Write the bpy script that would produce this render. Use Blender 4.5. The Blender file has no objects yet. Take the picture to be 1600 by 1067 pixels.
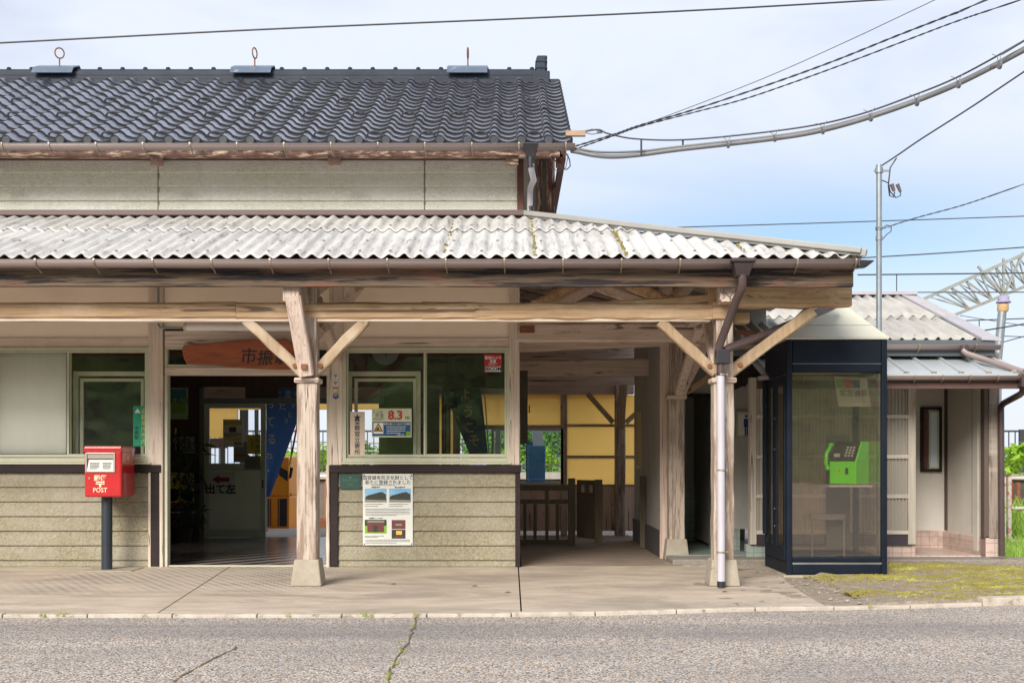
import bpy, bmesh, math, random
from mathutils import Vector, Matrix, noise
random.seed(7)
R = math.radians
sc = bpy.context.scene
col = bpy.context.collection

# ------------------------------------------------------------------ camera, sky, sun, exposure
FPX, D0, EYE, HY = 1800.0, 11.84, 1.086, 720.0      # focal length (px of a 1600 px frame), metres to the facade, eye height, horizon row
cam = bpy.data.objects.new('camera', bpy.data.cameras.new('camera')); col.objects.link(cam)
cam.location = (0, -D0, EYE); cam.rotation_euler = (R(90), 0, 0)
cam.data.sensor_width = 36; cam.data.lens = 36*FPX/1600; cam.data.shift_y = (HY-533.5)/1600
cam.data.clip_start = .1; cam.data.clip_end = 5000
sc.camera = cam
SUN_EL, SUN_AZ = 32, 203                            # elevation, compass bearing the light comes from (0 = +Y)
w = bpy.data.worlds.new('World'); sc.world = w; w.use_nodes = True
nt = w.node_tree; N = nt.nodes; L = nt.links; N.clear()
def nd(t, **k):
    n = N.new(t)
    for a, b in k.items(): setattr(n, a, b)
    return n
sky = nd('ShaderNodeTexSky', sky_type='NISHITA', sun_disc=False, sun_elevation=R(SUN_EL), sun_rotation=R(SUN_AZ), air_density=1.0, dust_density=1.0, ozone_density=2.0)
tc = nd('ShaderNodeTexCoord')
mp = nd('ShaderNodeMapping'); mp.inputs['Scale'].default_value = (1.0, 1.0, 3.2); mp.inputs['Location'].default_value = (.35, .2, .55)
L.new(tc.outputs['Generated'], mp.inputs[0])
n1 = nd('ShaderNodeTexNoise'); n1.inputs['Scale'].default_value = 2.6; n1.inputs['Detail'].default_value = 7; n1.inputs['Roughness'].default_value = .55; n1.inputs['Distortion'].default_value = .5
L.new(mp.outputs[0], n1.inputs['Vector'])
# a clearer band of blue low on the right, as clouds thin out over the sea
sx = nd('ShaderNodeSeparateXYZ'); L.new(tc.outputs['Generated'], sx.inputs[0])
def mth(op, a, b=None, c=None, clamp=False):
    m = nd('ShaderNodeMath', operation=op, use_clamp=clamp)
    for i, q in enumerate((a, b, c)):
        if q is None: continue
        if isinstance(q, (int, float)): m.inputs[i].default_value = q
        else: L.new(q, m.inputs[i])
    return m.outputs[0]
gx = mth('MULTIPLY', mth('SUBTRACT', sx.outputs['X'], .25), 4.5)
gz = mth('MULTIPLY', mth('SUBTRACT', sx.outputs['Z'], .183), 20.0)
band = mth('EXPONENT', mth('MULTIPLY', mth('ADD', mth('MULTIPLY', gx, gx), mth('MULTIPLY', gz, gz)), -1.0))
band = mth('MULTIPLY', band, sx.outputs['Y'], clamp=True)
den = mth('MULTIPLY_ADD', n1.outputs['Fac'], 1.9, -.08, clamp=True)
rp = nd('ShaderNodeValToRGB'); rp.color_ramp.elements[0].position = .25; rp.color_ramp.elements[0].color = (.5, .5, .5, 1); rp.color_ramp.elements[1].position = .95; rp.color_ramp.elements[1].color = (.97, .97, .97, 1)
L.new(den, rp.inputs[0])
mx = nd('ShaderNodeMix', data_type='RGBA')
L.new(mth('MULTIPLY', rp.outputs[0], mth('SUBTRACT', 1.0, mth('MULTIPLY', band, 1.0))), mx.inputs[0]); L.new(sky.outputs[0], mx.inputs[6]); mx.inputs[7].default_value = (5.9, 6.3, 7.1, 1)
bg = nd('ShaderNodeBackground'); bg.inputs[1].default_value = .105
L.new(mx.outputs[2], bg.inputs[0])
wo = nd('ShaderNodeOutputWorld'); L.new(bg.outputs[0], wo.inputs[0])
sl = bpy.data.lights.new('sun', 'SUN'); sl.energy = 3.9; sl.angle = R(28); sl.color = (1, .95, .87)
so = bpy.data.objects.new('sun', sl); col.objects.link(so)
az, el = R(SUN_AZ), R(SUN_EL)
so.rotation_euler = Vector((math.sin(az)*math.cos(el), math.cos(az)*math.cos(el), math.sin(el))).to_track_quat('Z', 'Y').to_euler()
so.location = (-5, -20, 20)
vs = sc.view_settings; vs.view_transform = 'Standard'; vs.look = 'None'; vs.exposure = 0.5; vs.gamma = 1; vs.use_curve_mapping = False

# ------------------------------------------------------------------ helpers
def S(Y): return FPX/(Y+D0)
def PX(px, Y): return (px-800)/S(Y)
def PZ(py, Y): return EYE+(HY-py)/S(Y)
def P(px, py, Y): return Vector((PX(px, Y), Y, PZ(py, Y)))
def GY(py, z=0): return FPX*(EYE-z)/(py-HY)-D0     # depth of a ground pixel row

OFF = {}
def thing(name, label, cat, loc=(0, 0, 0), group=None):
    o = bpy.data.objects.new(name, None); o.empty_display_size = .1; col.objects.link(o); o.location = loc
    OFF[o.name] = Vector(loc); o['label'] = label; o['category'] = cat
    if group: o['group'] = group
    return o
def tag(o, label, cat, group=None):
    o['label'] = label; o['category'] = cat
    if group: o['group'] = group
    return o
def kind(o, k): o['kind'] = k; return o

_txt = {}
def glyphs(ch, bold):
    k = (ch, bold)
    if k not in _txt:
        c = bpy.data.curves.new('t', 'FONT'); c.body = ch; c.align_x = 'CENTER'; c.align_y = 'CENTER'; c.size = 1; c.offset = bold
        c.resolution_u = 3
        o = bpy.data.objects.new('t', c); col.objects.link(o)
        me = bpy.data.meshes.new_from_object(o)
        _txt[k] = ([v.co.copy() for v in me.vertices], [tuple(p.vertices) for p in me.polygons])
        bpy.data.objects.remove(o); bpy.data.meshes.remove(me); bpy.data.curves.remove(c)
    return _txt[k]

class MB:
    def __init__(s, m=None): s.v = []; s.f = []; s.mi = []; s.sm = []; s.mats = []; s.xf = None; s.cur = 0; m and s.use(m)
    def use(s, m):
        if m not in s.mats: s.mats.append(m)
        s.cur = s.mats.index(m); return s
    def add(s, vs, fs, smooth=False):
        b = len(s.v)
        for q in vs:
            q = Vector(q); s.v.append(s.xf @ q if s.xf else q)
        for f in fs: s.f.append(tuple(b+i for i in f)); s.mi.append(s.cur); s.sm.append(smooth)
        return s
    def box(s, x0, x1, y0, y1, z0, z1):
        if x0 > x1: x0, x1 = x1, x0
        if y0 > y1: y0, y1 = y1, y0
        if z0 > z1: z0, z1 = z1, z0
        return s.add([(x, y, z) for z in (z0, z1) for y in (y0, y1) for x in (x0, x1)],
                     [(0, 2, 3, 1), (4, 5, 7, 6), (0, 1, 5, 4), (2, 6, 7, 3), (0, 4, 6, 2), (1, 3, 7, 5)])
    def pbox(s, px0, px1, py0, py1, Y, d):          # box whose front face at depth Y covers these pixels
        return s.box(PX(px0, Y), PX(px1, Y), Y, Y+d, PZ(py1, Y), PZ(py0, Y))
    def frame(s, x0, x1, z0, z1, y0, y1, t, tb=None):
        tb = t if tb is None else tb
        s.box(x0, x0+t, y0, y1, z0, z1); s.box(x1-t, x1, y0, y1, z0, z1)
        s.box(x0+t, x1-t, y0+.001, y1-.001, z1-t, z1-.001); return s.box(x0+t, x1-t, y0+.001, y1-.001, z0+.001, z0+tb)
    def hexa(s, b, t):                               # 4 bottom + 4 top points
        return s.add(list(b)+list(t), [(3, 2, 1, 0), (4, 5, 6, 7), (0, 1, 5, 4), (1, 2, 6, 5), (2, 3, 7, 6), (3, 0, 4, 7)])
    def beam(s, p0, p1, wd, h, up=(0, 0, 1), seg=1, wob=0, ch=0, taper=1):
        p0 = Vector(p0); p1 = Vector(p1); d = (p1-p0).normalized(); up = Vector(up)
        sd = d.cross(up)
        if sd.length < 1e-4: sd = d.cross(Vector((0, 1, 0)))
        sd.normalize(); up = sd.cross(d).normalized()
        sec = ([(-.5, -.5), (.5, -.5), (.5, .5), (-.5, .5)] if not ch else None)
        if ch:
            a, b = ch/wd, ch/h
            sec = [(-.5+a, -.5), (.5-a, -.5), (.5, -.5+b), (.5, .5-b), (.5-a, .5), (-.5+a, .5), (-.5, .5-b), (-.5, -.5+b)]
        k = len(sec); vs = []; r0 = random.random()*50
        for i in range(seg+1):
            t = i/seg; c = p0.lerp(p1, t); g = 1+(taper-1)*t
            for j, (a, b) in enumerate(sec):
                q = c+sd*a*wd*g+up*b*h*g
                if wob: q = q+sd*wob*noise.noise(Vector((t*seg*.5+r0, (j//2)*3.1, 0)))*2+up*wob*noise.noise(Vector((t*seg*.5+r0, (j//2)*3.1, 9)))*2
                vs.append(q)
        fs = [tuple(range(k))[::-1], tuple(seg*k+i for i in range(k))]
        for i in range(seg):
            for j in range(k): fs.append((i*k+j, i*k+(j+1) % k, (i+1)*k+(j+1) % k, (i+1)*k+j))
        return s.add(vs, fs)
    def tube(s, pts, r, n=8, caps=True, r1=None):
        pts = [Vector(p) for p in pts]; m = len(pts); vs = []; prev = None
        for i, p in enumerate(pts):
            d = (pts[min(i+1, m-1)]-pts[max(i-1, 0)]).normalized()
            if prev is None:
                a = d.cross(Vector((0, 0, 1)))
                if a.length < .01: a = d.cross(Vector((0, 1, 0)))
            else: a = prev-d*prev.dot(d)
            a.normalize(); prev = a; b = d.cross(a); rr = r if r1 is None else r+(r1-r)*i/(m-1)
            for j in range(n):
                t = 2*math.pi*j/n; vs.append(p+(a*math.cos(t)+b*math.sin(t))*rr)
        fs = [(i*n+j, i*n+(j+1) % n, (i+1)*n+(j+1) % n, (i+1)*n+j) for i in range(m-1) for j in range(n)]
        s.add(vs, fs, True)
        if caps: s.add(vs[:n], [tuple(range(n))[::-1]]); s.add(vs[-n:], [tuple(range(n))])
        return s
    def lathe(s, c, prof, n=16, axis='Z', smooth=True):
        c = Vector(c); vs = []
        for r, z in prof:
            for j in range(n):
                t = 2*math.pi*j/n; a, b = r*math.cos(t), r*math.sin(t)
                vs.append(c+(Vector((a, b, z)) if axis == 'Z' else Vector((a, z, -b)) if axis == 'Y' else Vector((z, a, b))))
        m = len(prof)
        s.add(vs, [(i*n+j, i*n+(j+1) % n, (i+1)*n+(j+1) % n, (i+1)*n+j) for i in range(m-1) for j in range(n)], smooth)
        if prof[0][0] > 1e-5: s.add(vs[:n], [tuple(range(n))[::-1]])
        if prof[-1][0] > 1e-5: s.add(vs[-n:], [tuple(range(n))])
        return s
    def cyl(s, c, r, h, axis='Z', n=16): return s.lathe(c, [(r, -h/2), (r, h/2)], n, axis)
    def extx(s, poly, x0, x1):
        k = len(poly); vs = [(x, y, z) for x in (x0, x1) for y, z in poly]
        return s.add(vs, [tuple(range(k)), tuple(range(2*k-1, k-1, -1))]+[(i, i+k, (i+1) % k+k, (i+1) % k) for i in range(k)])
    def exty(s, poly, y0, y1, smooth=False):
        k = len(poly); vs = [(x, y, z) for y in (y0, y1) for x, z in poly]
        return s.add(vs, [tuple(range(k)), tuple(range(2*k-1, k-1, -1))]+[(i, i+k, (i+1) % k+k, (i+1) % k) for i in range(k)])
    def quad(s, a, b, c, d): return s.add([a, b, c, d], [(0, 1, 2, 3)])
    def ico(s, c, r, sub=1, sq=(1, 1, 1), jit=0):
        bm = bmesh.new(); bmesh.ops.create_icosphere(bm, subdivisions=sub, radius=1)
        vs = [Vector(c)+Vector((v.co.x*sq[0], v.co.y*sq[1], v.co.z*sq[2]))*r*(1+jit*(random.random()-.5)) for v in bm.verts]
        fs = [tuple(v.index for v in f.verts) for f in bm.faces]; bm.free()
        return s.add(vs, fs, sub > 1)
    def walls(s, x0, x1, z0, z1, y0, y1, holes):    # slab in XZ with rectangular openings
        xs = sorted({x0, x1}|{min(max(q, x0), x1) for h in holes for q in h[:2]}); zs = sorted({z0, z1}|{min(max(q, z0), z1) for h in holes for q in h[2:]})
        for i in range(len(xs)-1):
            run = None
            for j in range(len(zs)-1):
                cx, cz = (xs[i]+xs[i+1])/2, (zs[j]+zs[j+1])/2
                if any(h[0] < cx < h[1] and h[2] < cz < h[3] for h in holes):
                    if run is not None: s.box(xs[i], xs[i+1], y0, y1, run, zs[j]); run = None
                elif run is None: run = zs[j]
            if run is not None: s.box(xs[i], xs[i+1], y0, y1, run, z1)
        return s
    def text(s, st, cx, y, cz, size, sx=1, vertical=False, bold=0, step=None, lean=0, M=None):
        items = []
        if vertical:
            for i, ch in enumerate(st): items.append((ch, 0, (len(st)-1)/2*(step or size*1.05)-i*(step or size*1.05)))
        else: items = [(st, 0, 0)]
        for ch, ox, oz in items:
            if not ch.strip(): continue
            vs, fs = glyphs(ch, bold)
            if vertical and vs:
                mx_ = (min(v.x for v in vs)+max(v.x for v in vs))/2; mz_ = (min(v.y for v in vs)+max(v.y for v in vs))/2
            elif vs: mx_ = (min(v.x for v in vs)+max(v.x for v in vs))/2; mz_ = (min(v.y for v in vs)+max(v.y for v in vs))/2
            else: continue
            out = []
            for v in vs:
                a = (v.x-mx_)*size*sx+ox; b = (v.y-mz_)*size+oz; a += lean*b
                out.append(M @ Vector((a, 0, b)) if M else Vector((cx+a, y, cz+b)))
            s.add(out, fs)
        return s
    def scribble(s, x0, x1, z0, z1, y, rows, h, seed=1):   # lines of tiny printing
        rn = random.Random(seed)
        for i in range(rows):
            z = z1-(i+.5)*(z1-z0)/rows; x = x0
            while x < x1:
                l = rn.uniform(.6, 2.2)*h
                if x+l > x1 or (i == rows-1 and x > x0+(x1-x0)*.7): break
                s.add([(x, y, z-h/2), (x+l, y, z-h/2), (x+l, y, z+h/2), (x, y, z+h/2)], [(0, 1, 2, 3)]); x += l+h*.45
        return s
    def build(s, name, parent=None, bevel=0, solid=0, seg=2, world=False):
        off = OFF.get(parent.name, Vector((0, 0, 0))) if parent else Vector((0, 0, 0))
        me = bpy.data.meshes.new(name); me.from_pydata([q-off for q in s.v], [], s.f)
        for m in s.mats: me.materials.append(m)
        me.polygons.foreach_set('material_index', s.mi); me.polygons.foreach_set('use_smooth', s.sm); me.validate(); me.update()
        o = bpy.data.objects.new(name, me); col.objects.link(o)
        if parent: o.parent = parent
        OFF[o.name] = off.copy()
        if solid:
            q = o.modifiers.new('solidify', 'SOLIDIFY'); q.thickness = solid; q.offset = -1
        if bevel:
            q = o.modifiers.new('bevel', 'BEVEL'); q.width = bevel; q.segments = seg; q.limit_method = 'ANGLE'; q.angle_limit = R(40)
        return o

# ------------------------------------------------------------------ materials
def ntree(name):
    m = bpy.data.materials.new(name); m.use_nodes = True; t = m.node_tree
    return m, t, t.nodes['Principled BSDF']
class T:
    def __init__(s, t, coord='Object'):
        s.t = t; s.tc = t.nodes.new('ShaderNodeTexCoord').outputs[coord]
    def n(s, ty, ins=None, **k):
        q = s.t.nodes.new(ty)
        for a, b in k.items(): setattr(q, a, b)
        for a, b in (ins or {}).items():
            if hasattr(b, 'is_output'): s.t.links.new(b, q.inputs[a])
            else: q.inputs[a].default_value = b
        return q
    def map(s, scl, loc=(0, 0, 0), rot=(0, 0, 0)): return s.n('ShaderNodeMapping', {0: s.tc, 'Scale': scl, 'Location': loc, 'Rotation': rot}).outputs[0]
    def noise(s, scl, det=6, rough=.6, dist=0, loc=(0, 0, 0)):
        return s.n('ShaderNodeTexNoise', {'Vector': s.map(scl, loc), 'Scale': 1.0, 'Detail': det, 'Roughness': rough, 'Distortion': dist}).outputs['Fac']
    def ramp(s, f, a, b):
        q = s.n('ShaderNodeMapRange', {0: f, 1: a, 2: b}); return q.outputs[0]
    def mix(s, f, a, b, mode='MIX'):
        q = s.n('ShaderNodeMix', data_type='RGBA', blend_type=mode)
        for i, x in ((0, f), (6, a), (7, b)):
            if hasattr(x, 'is_output'): s.t.links.new(x, q.inputs[i])
            elif i: q.inputs[i].default_value = (*x, 1)
            else: q.inputs[0].default_value = x
        return q.outputs[2]
    def math(s, op, a, b=0.0):
        return s.n('ShaderNodeMath', {0: a, 1: b}, operation=op).outputs[0]
def mat(name, c1, c2=None, scl=(6, 6, 6), det=6, c3=None, s3=(3, 3, 3), t3=(.55, .65), c4=None, s4=(1, 1, 1), t4=(.5, .7), rough=.7, metal=0, bump=0, bs=None, spec=.5, coat=0, dist=0, rvar=0, k1=(.3, .7), ior=1.5, crack=None, cw=.006, cc_=(.05, .03, .02)):
    m, t, b = ntree(name); x = T(t)
    b.inputs['Roughness'].default_value = rough; b.inputs['Metallic'].default_value = metal; b.inputs['Specular IOR Level'].default_value = spec; b.inputs['IOR'].default_value = ior
    if coat: b.inputs['Coat Weight'].default_value = coat; b.inputs['Coat Roughness'].default_value = .1
    cc = c1
    if c2:
        f = x.noise(scl, det, .62, dist); cc = x.mix(x.ramp(f, *k1), c1, c2)
    if c3: cc = x.mix(x.ramp(x.noise(s3, 8, .68, 0, (3, 7, 1)), *t3), cc, c3)
    if c4: cc = x.mix(x.ramp(x.noise(s4, 5, .6, 0, (9, 2, 5)), *t4), cc, c4)
    if crack:
        for kk, sc_ in enumerate((1.0, 2.3)):
            e = x.math('ABSOLUTE', x.math('SUBTRACT', x.noise(tuple(q*sc_ for q in crack), 1, .4, .06, (kk*5, 2, kk*3)), .5))
            e = x.math('ADD', e, x.math('MULTIPLY', x.noise((1.5, 1.5, 1.5), 2, .5, 0, (kk*7, 1, 1)), .05))
            cc = x.mix(x.math('MULTIPLY', x.ramp(e, .024+cw, .022+cw*.2), .75), cc, cc_)
    if hasattr(cc, 'is_output'): t.links.new(cc, b.inputs['Base Color'])
    else: b.inputs['Base Color'].default_value = (*cc, 1)
    if rvar: t.links.new(x.n('ShaderNodeMapRange', {0: x.noise((9, 9, 9), 5, .6, 0, (4, 4, 4)), 1: .3, 2: .7, 3: rough-rvar, 4: rough+rvar}).outputs[0], b.inputs['Roughness'])
    if bump:
        bn = x.n('ShaderNodeBump', {'Strength': min(bump, 1), 'Distance': .004*max(1, bump), 'Height': x.noise(bs or scl, 8, .65, dist)})
        t.links.new(bn.outputs[0], b.inputs['Normal'])
    return m
WV, WH, WY = (46, 46, 1.6), (1.6, 46, 46), (46, 1.6, 46)
PV, PH_, PY_ = (26, 26, 2.6), (2.6, 26, 26), (26, 2.6, 26)
def painted(name, s, p, c=(.62, .49, .41), d=(.44, .33, .27), flake=(.2, .135, .09), t=(.58, .68)):
    return mat(name, c, d, s, 6, flake, p, t, (.33, .24, .18), (1.2, 1.2, 1.2), (.56, .85), rough=.82, bump=.9, bs=s, crack=tuple(9 if q > 20 else .16 for q in s))
paint_v = painted('painted_wood_upright', WV, PV); paint_h = painted('painted_wood_level', WH, PH_)
paint_y = painted('painted_wood_deep', WY, PY_)
wall_v = painted('pale_painted_upright', WV, PV, (.7, .59, .49), (.5, .4, .32), (.3, .2, .14), (.6, .7)); wall_h = painted('pale_painted_rail', WH, PH_, (.74, .62, .52), (.54, .43, .35), (.3, .2, .14), (.6, .7))
post_m = painted('flaking_post_paint', WV, (20, 20, 2.2), (.52, .435, .36), (.38, .3, .24), (.25, .18, .135), (.47, .57))
raw_h = mat('bare_timber_level', (.56, .38, .22), (.33, .2, .1), (1.1, 30, 30), 8, (.2, .125, .07), (.6, 36, 36), (.56, .68), (.6, .44, .29), (1.5, 3, 3), (.5, .7), rough=.75, bump=1.5, bs=(1.6, 50, 50), dist=.6, k1=(.34, .66), crack=(.14, 10, 10), cw=.006)
raw_v = mat('bare_timber_sloping', (.38, .27, .165), (.25, .165, .09), (26, 26, 4), 8, (.14, .09, .05), (34, 34, 3), (.68, .74), (.46, .36, .26), (3, 3, 2), (.48, .7), rough=.78, bump=.8, bs=(50, 50, 5))
fascia_m = mat('rotting_fascia', (.16, .11, .07), (.075, .048, .03), (2.2, 30, 34), 8, (.018, .012, .012), (1.3, 18, 26), (.48, .56), (.17, .07, .045), (1.3, 4, 6), (.56, .68), rough=.85, bump=1, bs=(3, 40, 50))
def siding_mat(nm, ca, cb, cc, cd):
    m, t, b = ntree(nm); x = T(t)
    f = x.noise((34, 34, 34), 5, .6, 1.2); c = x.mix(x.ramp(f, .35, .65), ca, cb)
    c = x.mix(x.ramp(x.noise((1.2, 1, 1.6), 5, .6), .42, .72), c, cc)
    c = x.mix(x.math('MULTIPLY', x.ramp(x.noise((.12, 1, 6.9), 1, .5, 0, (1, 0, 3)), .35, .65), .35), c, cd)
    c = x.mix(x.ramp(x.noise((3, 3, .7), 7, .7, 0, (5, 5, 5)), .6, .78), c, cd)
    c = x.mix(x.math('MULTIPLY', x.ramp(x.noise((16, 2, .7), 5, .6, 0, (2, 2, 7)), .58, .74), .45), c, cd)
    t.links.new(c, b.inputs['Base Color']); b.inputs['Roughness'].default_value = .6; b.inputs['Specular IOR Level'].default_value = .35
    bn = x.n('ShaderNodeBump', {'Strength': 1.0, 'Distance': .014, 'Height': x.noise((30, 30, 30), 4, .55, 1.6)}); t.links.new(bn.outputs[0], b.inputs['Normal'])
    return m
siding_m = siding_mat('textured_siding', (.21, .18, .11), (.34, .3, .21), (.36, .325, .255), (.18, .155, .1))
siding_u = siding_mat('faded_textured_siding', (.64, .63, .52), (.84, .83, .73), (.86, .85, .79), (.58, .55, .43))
plaster_m = mat('beige_board_wall', (.92, .79, .65), (.84, .71, .57), (2, 2, 2), 6, (.4, .3, .22), (7, 7, 7), (.68, .8), rough=.85, bump=.3, bs=(40, 40, 40))
render_m = mat('rough_render_wall', (.42, .4, .36), (.33, .31, .28), (5, 5, 2), 6, (.25, .22, .18), (1.5, 1.5, 1), (.6, .8), rough=.9, bump=1.5, bs=(38, 38, 38))
dark_trim = mat('dark_brown_trim', (.014, .008, .008), (.026, .016, .015), (3, 20, 20), 5, (.18, .15, .13), (14, 14, 14), (.74, .78), rough=.6, spec=.25, bump=.15, bs=(30, 30, 30))
red_brown = mat('red_brown_paint', (.15, .055, .038), (.09, .035, .026), (3, 20, 20), 6, (.33, .24, .17), (9, 24, 24), (.62, .68), rough=.65, bump=.5, bs=(5, 30, 30))
red_flake = mat('peeling_red_brown_paint', (.17, .09, .065), (.1, .05, .038), (14, 14, 4), 6, (.48, .36, .26), (5, 26, 26), (.52, .58), rough=.75, bump=.8, bs=(6, 30, 30))
alu_m = mat('cream_window_metal', (.52, .51, .38), (.46, .45, .33), (8, 8, 8), 4, (.3, .27, .2), (12, 12, 12), (.68, .8), rough=.4, metal=.15)
gutter_m = mat('mauve_brown_gutter', (.26, .2, .185), (.22, .17, .155), (1, 9, 9), 5, (.17, .11, .1), (22, 4, 4), (.6, .75), rough=.36, spec=.6)
black_pl = mat('black_plastic', (.016, .014, .018), (.03, .026, .03), (9, 9, 9), rough=.38)
drain_br = mat('brown_drain_pipe', (.085, .055, .05), (.06, .04, .038), (5, 5, 5), 4, (.16, .12, .1), (6, 6, 2), (.6, .75), rough=.35)
pipe_w = mat('grey_white_pipe', (.5, .47, .5), (.42, .4, .44), (20, 20, 3), 5, (.3, .27, .3), (4, 4, 4), (.66, .8), rough=.4)
slate_m = mat('weathered_fibre_cement', (.53, .515, .5), (.39, .375, .36), (9, 2.4, 2.4), 8, (.25, .225, .2), (34, 3, 3), (.5, .66), (.56, .54, .51), (1, 1, 1), (.45, .65), rough=.85, bump=.5, bs=(70, 40, 40))
slate_w = mat('yellowed_fibre_cement', (.46, .445, .415), (.33, .31, .28), (9, 2.4, 2.4), 8, (.22, .2, .17), (34, 4, 4), (.6, .72), rough=.88, bump=.6, bs=(60, 40, 40))
tile_m = mat('silver_black_tile', (.2, .21, .26), (.4, .41, .48), (2.5, 2.5, 2.5), 6, (.13, .11, .09), (26, 26, 26), (.72, .8), rough=.24, metal=.85, rvar=.08)
lip_m = mat('shade_dark_tile_lip', (.012, .012, .016), (.03, .028, .03), (14, 14, 14), 5, (.2, .15, .09), (20, 20, 20), (.7, .78), rough=.6, spec=.2)  # shade under the tile edges put into a near-black colour
cap_m = mat('dark_tile_cap', (.03, .033, .04), (.05, .054, .06), (6, 6, 6), 5, rough=.55, spec=.3)
under_m = mat('tile_bedding_clay', (.06, .045, .035), (.33, .24, .15), (30, 30, 30), rough=.9)
ridge_m = mat('ridge_tile', (.014, .02, .032), (.028, .036, .052), (4, 4, 4), 5, (.14, .11, .09), (20, 20, 20), (.7, .78), rough=.55, spec=.25)
zinc_m = mat('zinc_sheet', (.17, .21, .27), (.12, .15, .2), (3, 3, 3), 5, (.35, .38, .42), (14, 14, 14), (.6, .7), rough=.42, metal=.6)
flash_m = mat('grey_metal_flashing', (.37, .36, .33), (.3, .29, .27), (2, 2, 2), 5, rough=.5, metal=.35)
seam_m = mat('standing_seam_steel', (.52, .545, .56), (.44, .465, .48), (1.5, 1.5, 1.5), 5, (.35, .38, .4), (10, 3, 3), (.66, .8), rough=.42, metal=.3)
lav_m = mat('lavender_flashing', (.42, .4, .43), (.36, .34, .365), (3, 3, 3), 5, rough=.55)
steel_m = mat('galvanised_steel', (.3, .33, .35), (.23, .26, .28), (12, 12, 12), 5, (.24, .2, .17), (6, 6, 6), (.66, .8), rough=.45, metal=.5)
rust_m = mat('rusty_iron', (.26, .1, .035), (.13, .05, .025), (22, 22, 22), 6, rough=.85, bump=.5)
bracket_m = mat('gutter_bracket_metal', (.42, .36, .29), (.17, .12, .085), (30, 30, 30), 6, rough=.5, metal=.5)
conc_m = mat('post_base_concrete', (.38, .33, .26), (.28, .235, .18), (9, 9, 9), 6, (.2, .16, .12), (5, 5, 9), (.62, .72), rough=.9, bump=.8, bs=(40, 40, 40))
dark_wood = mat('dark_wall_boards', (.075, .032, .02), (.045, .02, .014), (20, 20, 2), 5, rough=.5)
ceil_m = mat('ceiling_boards', (.3, .22, .16), (.2, .145, .1), (2, 14, 14), 5, rough=.8)
gate_m = mat('olive_grey_timber', (.17, .14, .09), (.1, .08, .055), (30, 30, 3), 6, (.25, .2, .14), (16, 16, 2), (.6, .72), rough=.85, bump=.5)
ink = mat('black_ink', (.02, .02, .024), rough=.6); red_ink = mat('red_ink', (.5, .03, .03), rough=.5); white_ink = mat('white_print', (.75, .74, .7), rough=.6)
grey_ink = mat('grey_ink', (.12, .12, .12), rough=.7)
paper = mat('white_paper', (.66, .66, .6), (.6, .6, .55), (3, 3, 3), rough=.6); paper_y = mat('yellow_paper', (.55, .45, .08), rough=.6)
blue_ink = mat('blue_print', (.005, .075, .19), rough=.4)
def glass(name, tint, ior=1.5, refl=1.0, rough=0.0, bump=0, haze=0):
    m = bpy.data.materials.new(name); m.use_nodes = True; t = m.node_tree; t.nodes.clear(); x = T(t)
    tr = x.n('ShaderNodeBsdfTransparent', {0: (*tint, 1)}); g = x.n('ShaderNodeBsdfGlossy', {0: (refl, refl, refl, 1), 'Roughness': rough})
    if bump:
        bn = x.n('ShaderNodeBump', {'Strength': bump, 'Distance': .02, 'Height': x.noise((1.6, 1.6, 2.6), 2, .4)}); t.links.new(bn.outputs[0], g.inputs['Normal'])
    lw = x.n('ShaderNodeLayerWeight', {0: .5}); f0 = ((ior-1)/(ior+1))**2
    fr = x.n('ShaderNodeMath', {0: x.n('ShaderNodeMath', {0: lw.outputs['Facing'], 1: 5.0}, operation='POWER').outputs[0], 1: 1-f0, 2: f0}, operation='MULTIPLY_ADD'); mxs = x.n('ShaderNodeMixShader', {0: fr.outputs[0], 1: tr.outputs[0], 2: g.outputs[0]})
    o = mxs.outputs[0]
    if haze:
        df = x.n('ShaderNodeBsdfDiffuse', {0: (.6, .6, .55, 1)}); q = x.n('ShaderNodeMixShader', {0: haze, 1: o, 2: df.outputs[0]}); o = q.outputs[0]
    ou = x.n('ShaderNodeOutputMaterial'); t.links.new(o, ou.inputs[0]); return m
pane_m = glass('window_glass', (.985, .99, .98), 1.4, 1, .0, .12, .003)
booth_glass = glass('brown_booth_glass', (.88, .83, .77), 1.62, 1, 0, .05, .02)
clear_m = glass('clear_glass', (.93, .95, .96), 1.45)
def translucent(name, c, mixf=.6, rough=.6, stripes=0):
    m, t, b = ntree(name); x = T(t); b.inputs['Base Color'].default_value = (*c, 1); b.inputs['Roughness'].default_value = rough
    tl = x.n('ShaderNodeBsdfTranslucent', {0: (*c, 1)}); q = x.n('ShaderNodeMixShader', {0: mixf, 1: b.outputs[0], 2: tl.outputs[0]})
    t.links.new(q.outputs[0], t.nodes['Material Output'].inputs[0]); return m
yellow_m = translucent('yellow_shelter_sheet', (1.0, .78, .4), .98)
t_ = yellow_m.node_tree; x_ = T(t_); src = t_.nodes['Material Output'].inputs[0].links[0].from_socket
q_ = x_.n('ShaderNodeMixShader', {0: .22, 1: src, 2: x_.n('ShaderNodeBsdfTransparent', {0: (1.0, .8, .4, 1)}).outputs[0]}); t_.links.new(q_.outputs[0], t_.nodes['Material Output'].inputs[0])
poly_m = translucent('frosted_corrugated_plastic', (.6, .55, .47), .5, .35)
curtain_m = mat('white_roller_blind', (.9, .9, .87), (.85, .85, .82), (3, .6, .9), 3, rough=.9)
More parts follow.
